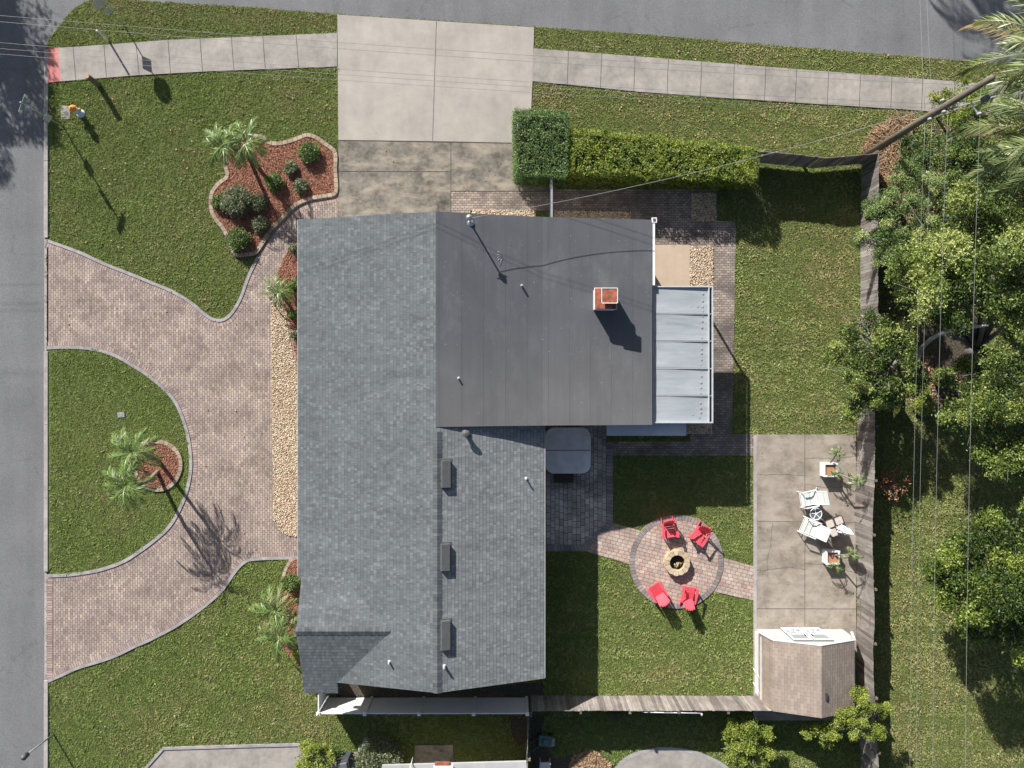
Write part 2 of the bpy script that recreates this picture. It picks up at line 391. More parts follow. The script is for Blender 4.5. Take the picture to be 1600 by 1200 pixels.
M['mulch'] = mat_attr('mulch_chips', [(0.27, 0.115, 0.07), (0.38, 0.175, 0.11), (0.44, 0.23, 0.15), (0.20, 0.085, 0.055), (0.41, 0.20, 0.13)], var=0.1)
M['pebble'] = mat_attr('river_pebbles', [(0.52, 0.40, 0.27), (0.64, 0.52, 0.38), (0.34, 0.22, 0.13), (0.72, 0.64, 0.52), (0.48, 0.34, 0.22)], 0.7)
M['litter'] = mat_attr('dead_leaves', [(0.30, 0.19, 0.11), (0.40, 0.28, 0.17), (0.20, 0.13, 0.08), (0.34, 0.22, 0.12)])
M['grass'] = mat_grass()
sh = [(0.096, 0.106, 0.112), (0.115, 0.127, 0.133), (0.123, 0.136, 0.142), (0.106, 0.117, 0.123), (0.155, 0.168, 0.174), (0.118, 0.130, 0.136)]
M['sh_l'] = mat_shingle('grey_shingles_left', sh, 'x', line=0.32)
M['sh_r'] = mat_shingle('grey_shingles_right', [tuple(k*q for k,q in zip(c,(1.78,1.68,1.62))) for c in sh], 'x', line=0.6)  # same shingles, colour raised to offset the slope facing away from the sun
M['sh_s'] = mat_shingle('grey_shingles_south', [tuple(k*1.05 for k in c) for c in sh], 'y', line=0.6, flip=True)
M['cap'] = mat_shingle('ridge_cap_shingles', [tuple(k*0.85 for k in c) for c in sh], 'y', rowh=0.14, cw=3.0, line=0.35)
M['capx'] = mat_shingle('ridge_cap_shingles_side', [tuple(k*0.85 for k in c) for c in sh], 'x', rowh=0.14, cw=3.0, line=0.35)
brn = [(0.255, 0.207, 0.170), (0.30, 0.247, 0.205), (0.28, 0.23, 0.19), (0.245, 0.20, 0.165)]
M['sh_b'] = mat_shingle('brown_shingles', brn, 'y', rowh=0.9, cw=0.9, line=0.0)
def mat_shed(name, line):
    b = NB(name, 0.9, 0.2); s = b.sep(b.pos()); x = b.m('ADD', s[0], 60.0); y = b.m('ADD', s[1], 60.0)
    rnd, mask, fv, fu = b.cells(y, x, 0.33, 0.125, 'half', 0.02)
    c = b.ramp(rnd, [((i+.5)/4, k) for i, k in enumerate(brn)])
    tab = b.rng(b.m('PINGPONG', fu, 0.5), 0.0, 0.05, 0.62, 1.0)
    row = b.rng(fv, 0.0, 0.25, 1.0-line, 1.0)  # shade line painted into each shingle row, stronger on the right slope
    f = b.m('MULTIPLY', b.rng(b.noise(b.pos(), 0.9, 4), 0.3, 0.7, 0.88, 1.1), b.rng(b.noise(b.pos(), 70, 2), 0.2, 0.8, 0.9, 1.1))
    b.col(b.mul(c, b.m('MULTIPLY', b.m('MULTIPLY', tab, row), f))); b.bump(b.m('SUBTRACT', 1.0, fv), 0.4, 0.01); return b.mat
M['shed_l'] = mat_shed('brown_shingles_left', 0.16); M['shed_r'] = mat_shed('brown_shingles_right', 0.5)
def mat_membrane():
    b = NB('grey_roll_roofing', 0.85, 0.25); s = b.sep(b.pos())
    x = b.m('ADD', s[0], 60.0); vr = b.m('DIVIDE', x, 0.905); fx = b.m('FRACT', vr); row = b.m('FLOOR', vr)
    seam = b.m('MULTIPLY', b.rng(b.m('PINGPONG', fx, 0.5), 0.0, 0.02, 0.72, 1.0), b.rng(b.m('ABSOLUTE', b.m('SUBTRACT', fx, 0.1)), 0.0, 0.02, 0.9, 1.0))
    sheet = b.rng(b.white(row, 1.5), 0, 1, 0.975, 1.025)
    big = b.noise(b.pos(), 0.4, 5, 0.6, 0.6); fine = b.noise(b.pos(), 75, 2); st = b.noise(b.scale(b.pos(), (4, 0.35, 1)), 1.0, 4)
    f = b.m('MULTIPLY', b.m('MULTIPLY', seam, sheet), b.m('MULTIPLY', b.rng(big, 0.3, 0.7, 0.9, 1.12), b.m('MULTIPLY', b.rng(fine, 0.2, 0.8, 0.9, 1.1), b.rng(st, 0.3, 0.7, 0.95, 1.05))))
    c = b.mix(b.rng(b.m('ADD', s[1], b.m('MULTIPLY', big, 3)), 0.5, 4.5, 1.0, 0.0), (0.090, 0.093, 0.102), (0.125, 0.124, 0.125))
    pond = b.noise(b.scale(b.pos(), (1, 0.6, 1)), 0.9, 6, 0.7, 0.3); c = b.mix(b.rng(pond, 0.52, 0.68, 0.0, 0.35), c, (0.16, 0.158, 0.155))
    sc_ = b.m('GREATER_THAN', b.noise(b.scale(b.pos(), (1, 2, 1)), 6.0, 2, 0.3), 0.76); c = b.mix(b.m('MULTIPLY', sc_, 0.3), c, (0.3, 0.3, 0.29))
    b.col(b.mul(c, f)); b.bump(fine, 0.2, 0.005); return b.mat
M['membrane'] = mat_membrane()
def mat_wood(name, cols, axis='z'):
    b = NB(name, 0.9, 0.15); r = b.attr('rnd'); n = len(cols); c = b.ramp(r, [((i+.5)/n, k) for i, k in enumerate(cols)])
    st = (14, 14, 1.2) if axis == 'z' else (1.2, 14, 14)
    g = b.noise(b.scale(b.obj(), st), 1.6, 5, 0.65); big = b.noise(b.obj(), 0.8, 3)
    b.col(b.mul(c, b.m('MULTIPLY', b.rng(g, 0.3, 0.7, 0.65, 1.3), b.rng(big, 0.3, 0.7, 0.8, 1.2)))); b.bump(g, 0.4, 0.01); return b.mat
M['fence'] = mat_wood('weathered_boards', [(0.155, 0.135, 0.12), (0.225, 0.20, 0.18), (0.31, 0.28, 0.255), (0.185, 0.16, 0.145), (0.265, 0.235, 0.21)])
M['timber'] = mat_wood('grey_timber', [(0.13, 0.11, 0.09), (0.18, 0.155, 0.12)])
M['bark'] = mat_wood('bark', [(0.16, 0.15, 0.13), (0.22, 0.21, 0.19)])
M['limb'] = mat_wood('pale_lichen_bark', [(0.34, 0.33, 0.30), (0.42, 0.41, 0.38)])
M['palmtrunk'] = plain('palm_trunk', (0.20, 0.17, 0.13), 0.9, 0.2, 0.3, 20, bump=0.4)
M['white'] = plain('white_vinyl', (0.66, 0.66, 0.66), 0.45, 0.4, 0.03, 3)
M['whitep'] = plain('white_paint', (0.64, 0.64, 0.635), 0.5, 0.4, 0.06, 5)
M['shedgrey'] = plain('pale_door_panel', (0.24, 0.265, 0.26), 0.6, 0.3, 0.06, 5)
M['shedwall'] = plain('pale_shed_siding', (0.40, 0.42, 0.41), 0.6, 0.3, 0.06, 5)
M['wall'] = plain('stucco_wall', (0.50, 0.45, 0.38), 0.9, 0.2, 0.08, 4, bump=0.3)
M['trim'] = plain('trim_grey', (0.33, 0.33, 0.34), 0.6, 0.3, 0.06, 4)
M['glass'] = plain('window_glass', (0.03, 0.04, 0.05), 0.08, 0.6, 0.05)
M['dark'] = plain('dark_metal', (0.045, 0.045, 0.05), 0.5, 0.4, 0.1)
M['vent'] = plain('vent_metal', (0.10, 0.10, 0.10), 0.55, 0.4, 0.12, 6)
M['galv'] = plain('galvanised_steel', (0.42, 0.43, 0.45), 0.4, 0.5, 0.1, 8, metal=0.6)
M['pvc'] = plain('pvc_pipe', (0.42, 0.42, 0.42), 0.5, 0.4, 0.08)
M['rust'] = plain('rusty_metal', (0.26, 0.085, 0.05), 0.85, 0.3, 0.45, 5, bump=0.3)
M['red'] = plain('red_plastic', (0.74, 0.085, 0.115), 0.42, 0.45, 0.04, 4)
M['stone'] = mat_attr('tan_wall_stone', [(0.42, 0.32, 0.20), (0.52, 0.42, 0.28), (0.36, 0.28, 0.19)], var=0.25, scl=7)
M['ash'] = plain('ash', (0.05, 0.045, 0.04), 0.95, 0.1, 0.4, 12, bump=0.6)
M['log'] = plain('pale_log', (0.34, 0.26, 0.14), 0.9, 0.2, 0.35, 12, bump=0.4)
M['cover'] = plain('spa_cover_vinyl', (0.66, 0.61, 0.58), 0.55, 0.4, 0.14, 2.0)
M['spa'] = plain('spa_cabinet', (0.06, 0.04, 0.03), 0.6, 0.3, 0.2, 6)
M['sling'] = plain('pale_sling_fabric', (0.52, 0.55, 0.51), 0.7, 0.2, 0.05, 8)
M['umb'] = plain('umbrella_canvas', (0.72, 0.68, 0.72), 0.75, 0.2, 0.06, 6)
M['tile'] = plain('beige_table_tile', (0.50, 0.44, 0.38), 0.5, 0.4, 0.12, 12)
M['bronze'] = plain('bronze_frame', (0.05, 0.04, 0.05), 0.4, 0.5, 0.1)
M['orange'] = plain('hydrant_orange', (0.75, 0.26, 0.05), 0.5, 0.4, 0.1, 10)
M['blue'] = plain('marker_blue', (0.02, 0.12, 0.30), 0.4, 0.5, 0.05)
M['signgreen'] = plain('sign_green', (0.01, 0.15, 0.11), 0.45, 0.4, 0.03)
M['signred'] = plain('sign_red', (0.45, 0.02, 0.02), 0.45, 0.4, 0.03)
M['rubber'] = plain('cable_black', (0.02, 0.02, 0.022), 0.6, 0.3, 0.05)
M['wire'] = plain('aluminium_wire', (0.21, 0.21, 0.21), 0.45, 0.5, 0.05)
M['plate'] = plain('weathered_plate', (0.42, 0.42, 0.38), 0.6, 0.3, 0.08, 9)
M['seam'] = plain('panel_seam', (0.42, 0.44, 0.455), 0.45, 0.4, 0.1, 6)
M['ceramic'] = plain('insulator_ceramic', (0.36, 0.37, 0.38), 0.3, 0.6, 0.05)
M['greystone'] = plain('grey_cast_stone', (0.24, 0.24, 0.25), 0.8, 0.3, 0.25, 8, bump=0.4)
M['teal'] = plain('grey_green_metal', (0.10, 0.16, 0.16), 0.5, 0.4, 0.2, 8)
def mat_panel():
    b = NB('patio_roof_metal', 0.38, 0.5); p = b.pos(); b.bsdf.inputs['Metallic'].default_value = 0.0
    n = b.noise(b.scale(p, (0.6, 2.0, 1)), 0.9, 5, 0.6, 0.4); st = b.noise(b.scale(p, (0.5, 6, 1)), 1.2, 3)
    c = b.ramp(n, [(0.3, (0.25, 0.275, 0.29)), (0.5, (0.30, 0.325, 0.34)), (0.7, (0.35, 0.375, 0.39))])
    b.col(b.mul(c, b.rng(st, 0.3, 0.7, 0.93, 1.06))); b.bump(n, 0.25, 0.03); return b.mat
M['panel'] = mat_panel()
L = {}
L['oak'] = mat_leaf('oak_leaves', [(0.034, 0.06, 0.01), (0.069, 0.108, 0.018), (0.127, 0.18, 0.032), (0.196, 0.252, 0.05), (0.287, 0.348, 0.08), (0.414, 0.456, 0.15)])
L['dark'] = mat_leaf('glossy_dark_leaves', [(0.037, 0.072, 0.015), (0.068, 0.123, 0.024), (0.128, 0.196, 0.042), (0.204, 0.261, 0.068)])
L['fern'] = mat_leaf('feathery_leaves', [(0.052, 0.094, 0.022), (0.104, 0.169, 0.044), (0.169, 0.25, 0.072), (0.26, 0.338, 0.11), (0.39, 0.438, 0.165)])
L['yellow'] = mat_leaf('yellow_green_leaves', [(0.108, 0.147, 0.017), (0.203, 0.258, 0.035), (0.311, 0.367, 0.059), (0.155, 0.209, 0.023), (0.407, 0.441, 0.105)])
L['hedge'] = mat_leaf('long_hedge_leaves', [(0.057, 0.111, 0.017), (0.14, 0.197, 0.026), (0.248, 0.3, 0.036), (0.099, 0.174, 0.026), (0.398, 0.396, 0.057), (0.182, 0.245, 0.028)])
L['box'] = mat_leaf('block_hedge_leaves', [(0.047, 0.1, 0.024), (0.087, 0.163, 0.041), (0.15, 0.24, 0.068), (0.067, 0.132, 0.027), (0.27, 0.341, 0.115)])
L['olive'] = mat_leaf('grey_green_leaves', [(0.09, 0.112, 0.053), (0.15, 0.173, 0.083), (0.255, 0.27, 0.15), (0.12, 0.15, 0.06)])
L['palm'] = mat_leaf('palm_leaflets', [(0.049, 0.102, 0.019), (0.092, 0.167, 0.031), (0.162, 0.251, 0.061), (0.259, 0.347, 0.122), (0.108, 0.191, 0.036)], 0.3, 0.38)
L['queen'] = mat_leaf('queen_palm_leaflets', [(0.051, 0.087, 0.02), (0.101, 0.148, 0.039), (0.18, 0.234, 0.078), (0.338, 0.383, 0.168), (0.124, 0.173, 0.045)], 0.3, 0.38)
L['shade'] = mat_leaf('shade_tree_leaves', [(0.022, 0.045, 0.007), (0.05, 0.085, 0.012), (0.09, 0.14, 0.018), (0.17, 0.24, 0.035), (0.3, 0.36, 0.07)])
L['dead'] = mat_leaf('brown_dead_leaves', [(0.30, 0.10, 0.05), (0.42, 0.19, 0.11), (0.20, 0.08, 0.04), (0.36, 0.24, 0.13)], 0.15, 0.8)

L['deadfrond'] = mat_leaf('dry_palm_leaflets', [(0.22, 0.16, 0.08), (0.33, 0.25, 0.13), (0.16, 0.13, 0.06)], 0.15, 0.7)
def S(*a, **k): return smooth_line(*a, **k)

# ------------------------------------------------------------------ ground, roads, pavements
m = MB(); m.prism([(-260, -260), (260, -260), (260, 260), (-260, 260)], -0.5, -0.14); m.build('ground', M['soil'], kind='structure')
topedge = G([(150, -4), (250, 3), (400, 12), (527, 22), (835, 42), (1000, 53), (1200, 70), (1520, 96), (1800, 120), (2600, 190)])
corner = S(G([(69, 80), (78, 60), (95, 38), (117, 12), (150, -4)]), 5)
xc = P(69, 0).x
roadpts = [(xc-9, -200), (xc, -200), corner[0]]+corner[1:-1]+topedge+[(220, topedge[-1][1]-16), (220, 24), (40, 25.2), (-10, 25.5), (xc-9, 26), (xc-9, 200), (xc-17, 200), (xc-17, -200)]
roadpts = [(xc-8.5, -200), (xc, -200)]+corner[:-1]+topedge+[(120, 6), (120, 15), (54, 21), (20, 23.5), (xc-2, 25.5), (xc, 200), (xc-8.5, 200)]
m = MB(); m.prism(roadpts, -0.3, -0.07); m.build('road', M['asphalt'], kind='structure')
# the block with its lawns
block = [(xc+0.1, -60)]+[(xc+0.1, corner[0][1])]+corner[:-1]+topedge+[(54, -60)]
m = MB(); m.prism(block, -0.2, 0.0); m.build('lawn', M['soil'], kind='structure')

def joint(name_pts, z=0.048, w=0.022):
    a, b = [P(*p) for p in name_pts]; d = Vector((b.x-a.x, b.y-a.y)); L_ = d.length; an = math.atan2(d.y, d.x)
    return (a.x+b.x)/2, (a.y+b.y)/2, L_, w, an
def joints(name, lst, z=0.047, w=0.022, mat='joint'):
    m = MB()
    for pr in lst:
        x, y, l, w_, an = joint(pr, z, w); m.box((x, y, z), (l, w_, 0.006), an)
    return m.build(name, M[mat], kind='structure')

sw_t = [(70, 77), (162, 70.5), (262, 63), (362, 59), (527, 52)]; sw_b = [(527, 104.5), (400, 109), (325, 112), (215, 118), (75, 129.5)]
flat('sidewalk', G([(92, 75.5)]+sw_t[1:]+sw_b[:-1]+[(95.5, 127.5)]), 0.044, M['walk'])
flat('tactile_strip', G([(70, 77), (92, 75.5), (95.5, 127.5), (75, 129.5)]), 0.044, M['pink'])
joints('sidewalk_joint', [((a, 200), (a, 200)) for a in ()]+[((115, 74), (119, 125)), ((163, 70.5), (167, 121)), ((213, 66.5), (218, 117)), ((263, 63), (267, 115)), ((313, 61), (317, 112)), ((362, 59), (366, 110)), ((411, 57), (415, 108)), ((463, 55), (467, 106))])
# garage driveway: new pour above, stained old pour below
flat('driveway', G([(527.5, 23.5), (681, 33.5), (834.5, 43.5), (832, 128), (829, 190), (829, 224), (704, 221.5), (529, 219)]), 0.05, M['conc'])
flat('old_driveway', G([(529, 220), (704, 222.5), (829, 225), (868, 226), (868, 299), (704, 299), (704, 352), (529, 352)]), 0.046, M['old'])
flat('paver_apron', G([(705, 300), (862, 300), (862, 329), (735, 329), (735, 352), (705, 352)]), 0.046, M['walkpav'])
joints('driveway_joint', [((682, 34), (676, 221)), ((529, 219.7), (829, 224.5)), ((529, 268), (704, 268.5)), ((704.5, 223), (704.5, 345)), ((704, 299), (830, 299.5))], z=0.052)
# pavement east
st = [(834, 76), (1000, 89), (1200, 105), (1470, 126), (1640, 140), (2000, 170)]; sb = [(2000, 222), (1640, 188), (1400, 170.5), (1200, 158), (1000, 144), (831, 127)]
flat('sidewalk', G(st+sb), 0.044, M['walk'])
jl = []
for i, x in enumerate([887, 939, 991, 1043, 1095, 1146, 1195, 1243, 1293, 1343, 1392, 1440, 1490, 1540, 1590]):
    yt = np.interp(x, [834, 1000, 1200, 1470, 1640], [76, 89, 105, 126, 140]); yb = np.interp(x, [831, 1000, 1200, 1400, 1640], [127, 144, 158, 170.5, 188])
    jl.append(((x+1, float(yt)), (x-1, float(yb))))
joints('sidewalk_joint', jl)

# kerb along the left street (raised, dropped at the driveway mouths)
m = MB()
def kerb(y0, y1, up=0.075):
    a, b = P(70.5, y0), P(70.5+ (y1-y0)*0.0, y1); n = max(1, int(abs(a.y-b.y)/3.0))
    for i in range(n):
        ya = a.y+(b.y-a.y)*i/n; yb = a.y+(b.y-a.y)*(i+1)/n
        m.box((a.x+0.07, (ya+yb)/2, up/2-0.05), (0.19, abs(yb-ya)-0.012, up+0.1))
kerb(132, 372); kerb(549, 893); kerb(1062, 1700)
kerb(372, 549, 0.02); kerb(893, 1062, 0.02); kerb(78, 132, 0.045)
m.build('kerb', M['curb'], kind='structure', bevel=0.015)

# paver driveway and its island
up = [(76, 375), (125, 393), (162, 410), (200, 425), (237, 440), (270, 454), (300, 472), (320, 489), (335, 498), (350, 497.5), (362, 487), (375, 465), (387, 432), (402, 401), (409, 387), (425, 362), (442, 344), (463, 323), (485, 313), (507, 309), (528, 303)]
low = [(476, 873), (430, 873.5), (400, 875), (386, 878), (373, 889), (360, 907), (345, 927), (312, 955), (275, 980), (237, 1000), (212, 1011), (175, 1028.5), (125, 1044), (100, 1055), (75, 1066)]
isl = [(75, 545), (112, 544), (150, 547.5), (180, 557), (205, 571), (230, 587), (252, 605), (270, 624), (282, 647), (291, 675), (296, 703), (297, 732), (292, 762), (282, 790), (265, 820), (242, 842), (215, 862), (190, 877), (155, 889), (112, 896), (75, 898)]
upS, lowS, islS = S(G(up), 5), S(G(low), 5), S(G(isl), 5)
paverpoly = upS+G([(529, 352), (480, 352)])+lowS
x76 = P(73.5, 0).x
poly = [(x76, upS[0][1])]+upS+G([(529, 360), (480, 360)])+lowS+[(x76, lowS[-1][1])]
m = MB(); m.prism(poly, -0.12, 0.02); m.build('paver_driveway', M['pav'], kind='structure')
islp = [(x76+0.1, islS[0][1])]+islS+[(x76+0.1, islS[-1][1])]
m = MB(); m.prism(islp, -0.05, 0.035); m.build('island_lawn', M['soil'], kind='structure')
m = MB()
strip(m, upS, -0.12, -0.33, 0.026); strip(m, lowS, -0.12, -0.33, 0.026); strip(m, islS, 0.12, 0.33, 0.026)
strip(m, [(x76+0.14, lowS[-1][1]+0.2), (x76+0.14, islS[-1][1])], -0.13, 0.13, 0.0265)
m.build('paver_border', M['border'], kind='structure')
m = MB(); strip(m, upS[:66], 0.02, -0.12, 0.055, -0.05); strip(m, lowS, 0.02, -0.12, 0.055, -0.05); strip(m, islS, -0.03, 0.12, 0.062, -0.05)
m.build('concrete_edging', M['edging'], kind='structure')
HARD.append([tuple(p) for p in poly]); ISLAND = offset(islS, 0.06)
ISLAND = [(x76+0.2, ISLAND[0][1])]+ISLAND+[(x76+0.2, ISLAND[-1][1])]

# beds
bed = [(352, 239), (358, 224), (374, 213), (396, 211), (412, 213.5), (421, 221), (435, 223), (450, 220), (465, 215), (480, 209.5), (495, 213.5), (510, 224), (526, 238), (526.5, 267), (527, 302), (507, 309), (485, 313), (463, 323), (442, 344), (425, 362), (409, 387), (400, 398), (388, 400), (370, 401), (360, 386), (350, 362), (337, 345), (330, 332), (328, 314), (331, 299), (342, 285), (354, 275), (351, 260)]
bedS = S(G(bed), 4, True); BEDS = []
def mulch_bed(pts, z=0.05, edge=True, closed=True, w=0.17, d=(0.0, 0.17)):
    flat('mulch_bed', pts, z, M['mulch_base']); BEDS.append(pts)
    if edge:
        m = MB(); A = sum(pts[i][0]*pts[(i+1) % len(pts)][1]-pts[(i+1) % len(pts)][0]*pts[i][1] for i in range(len(pts)))
        s_ = 1 if A > 0 else -1
        strip(m, pts, 0.03*s_*-1, 0.15*s_, z+0.055, -0.05, closed); m.build('bed_edging', M['bedbrick'], kind='structure')
mulch_bed(bedS)
cc = P(247.5, 727.5); circ = [(cc.x+1.14*math.cos(t)*(1+0.02*math.sin(3*t)), cc.y+1.19*math.sin(t)) for t in np.linspace(0, 2*math.pi, 41)[:-1]]
mulch_bed(circ)
mulch_bed(G([(472, 362), (462, 376), (444, 402), (434, 428), (437, 452), (443, 472), (452, 505), (458, 535), (463, 562), (472, 580)]), edge=False)
m = MB(); strip(m, G([(434, 428), (437, 452), (443, 472), (452, 505), (458, 535), (463, 562), (470, 580)]), -0.07, 0.07, 0.06, -0.05); strip(m, G([(463, 375), (444, 402), (434, 428)]), -0.08, 0.04, 0.055, -0.05)
m.build('bed_edging', M['bedbrick'], kind='structure')
lb = G([(470, 870), (462, 872), (454, 877), (447, 891), (441, 911), (435, 935), (433, 957), (434, 980), (440, 1003), (452, 1024), (470, 1040), (500, 1075), (500, 870)])
mulch_bed(lb, edge=False)
m = MB(); strip(m, lb[1:9], -0.1, 0.05, 0.1, -0.05); m.build('bed_edging', M['bedbrick'], kind='structure')
gl = G([(424, 470), (440, 470), (449, 505), (455, 535), (461, 565), (470, 585), (482, 585), (482, 841), (462, 839), (450, 836), (438, 829), (428, 812), (426, 640)])
flat('gravel_bed', gl, 0.05, M['gravel_base']); GRAV = [gl]

# back court
walk = G([(862, 296), (1120, 296), (1120, 300), (1120, 345), (1149, 347), (1150, 360), (1147, 500), (1144, 660), (1143, 678), (1178, 678), (1178, 712), (955, 712), (955, 690), (1078, 690), (1078, 640), (1018, 640), (1018, 352), (862, 352)])
flat('paver_walkway', walk, 0.03, M['walkpav'])
for q in ([(1080, 302), (1119, 302), (1119, 347), (1080, 347)], [(1078, 385), (1114, 385), (1114, 470), (1078, 470)], [(1070, 640), (1112, 640), (1112, 678), (1070, 678)], [(866, 329), (985, 331), (985, 352), (866, 352)], [(738, 328), (836, 329), (840, 352), (738, 352)]):
    q = G(q); m = MB(); m.prism(q, -0.05, 0.045); m.build('gravel_bed', M['gravel_base'], kind='structure'); HARD.append(q); GRAV.append(q)
flat('beige_slab', G([(1016, 383), (1077.5, 383), (1077.5, 470), (1016, 470)]), 0.06, M['beige'])
court = G([(820, 640), (947, 640), (947, 820), (910, 851), (820, 851)])
flat('paver_court', court, 0.03, M['backpav'])
link = G([(947, 690), (957, 690), (957, 817), (1000, 829), (1000, 886), (932, 866), (905, 857), (853, 857), (853, 851), (910, 851), (947, 820)])
flat('fire_pit_path', G([(940, 826), (958, 817), (1000, 829), (1000, 886), (932, 866), (905, 858), (912, 850)]), 0.034, M['firepav'])
m = MB(); strip(m, G([(952.5, 690), (952.5, 820), (912, 856), (853, 856)]), -0.16, 0.16, 0.04, -0.05); m.build('charcoal_paver_border', M['darkring'], kind='structure'); HARD.append(G([(947, 690), (957, 690), (957, 822), (914, 861), (853, 861), (853, 851)]))
flat('fire_pit_path', G([(1110, 867), (1128, 871), (1178, 885), (1178, 938), (1118, 925), (1100, 920)]), 0.034, M['firepav'])
fc = P(1057, 877.5); FR = 2.2; ring = [(fc.x+FR*math.cos(t), fc.y+FR*math.sin(t)) for t in np.linspace(0, 2*math.pi, 73)[:-1]]
flat('fire_pit_patio', ring, 0.042, M['firepav'])
m = MB(); strip(m, ring, 0.005, 0.25, 0.052, -0.05, True); m.build('charcoal_paver_border', M['darkring'], kind='structure')
slab = G([(1178, 679), (1337, 679), (1337, 1125), (1178, 1125)])
flat('patio_slab', slab, 0.05, M['slab'])
def crack(pts, n=7, j=0.05):
    out = []
    for (a, b) in zip(pts[:-1], pts[1:]):
        for k in range(n): t = k/n; out.append((a[0]+(b[0]-a[0])*t+rng.normal(0, j*12), a[1]+(b[1]-a[1])*t+rng.normal(0, j*12)))
    return out+[pts[-1]]
m = MB()
strip(m, G([(1257, 680), (1257, 990)]), -0.012, 0.012, 0.0545); strip(m, G([(1178, 950.5), (1337, 951)]), -0.012, 0.012, 0.055); strip(m, G([(1178, 814), (1337, 816)]), -0.009, 0.009, 0.0552)
for c_ in ([(1178, 742), (1220, 741), (1257, 743)], [(1257, 756), (1290, 762), (1336, 760)], [(1206, 815), (1204, 850), (1198, 875), (1200, 905)], [(1178, 892), (1230, 886), (1257, 889)], [(1257, 715), (1300, 717), (1337, 712)], [(1257, 880), (1300, 884), (1336, 895)]):
    strip(m, G(crack(c_)), -0.007, 0.007, 0.0548)
m.build('slab_joint', M['joint'], kind='structure')
m = MB(); strip(m, G([(1180, 680), (1180, 1120)]), -0.09, 0.06, 0.058, -0.05); m.build('slab_edge', M['curb'], kind='structure')

# neighbour side (bottom of the picture)
nd = G([(216, 1215), (256, 1170), (300, 1168), (480, 1163), (535, 1195), (535, 1300), (216, 1300)])
flat('neighbour_driveway', nd, 0.03, M['walk'])
m = MB(); strip(m, G([(210, 1222), (256, 1170), (370, 1166.5), (470, 1164)]), -0.03, 0.10, 0.075, -0.05); m.build('kerb', M['edging'], kind='structure')
np_ = S(G([(950, 1220), (962, 1197), (985, 1178), (1030, 1167), (1080, 1171), (1115, 1184), (1140, 1200), (1160, 1225)]), 5)
flat('neighbour_patio', np_+G([(1300, 1500), (900, 1500)]), 0.05, M['walk'])
m = MB(); strip(m, np_, 0.0, -0.16, 0.056, -0.05); m.build('patio_edging', M['edging'], kind='structure')
for q in ([(796, 1119), (826, 1119), (828, 1160), (812, 1165), (800, 1150)], [(829, 1117), (850, 1117), (846, 1160), (870, 1185), (930, 1170), (960, 1196), (950, 1230), (829, 1230)], [(525, 1068), (560, 1066), (683, 1080), (850, 1065), (850, 1092), (525, 1092)], [(1385, 520), (1440, 480), (1500, 505), (1540, 560), (1520, 640), (1450, 640), (1400, 610)]):
    flat('bare_dirt', G(q), 0.008, M['dirt'], z0=-0.05)
flat('bare_dirt', G([(1355, 245), (1480, 180), (1700, 180), (1700, 520), (1380, 520), (1355, 400)]), 0.006, M['dirt'], hard=False, z0=-0.05)
flat('stone_pad', G([(648, 1164), (708, 1163), (709, 1192), (648, 1194)]), 0.05, M['old'])
flat('path', G([(535, 1178), (575, 1172), (590, 1215), (540, 1215)]), 0.035, M['walk'])
HARD.append(G([(480, 350), (1010, 350), (1010, 660), (845, 660), (845, 1055), (500, 1075), (480, 1020)]))

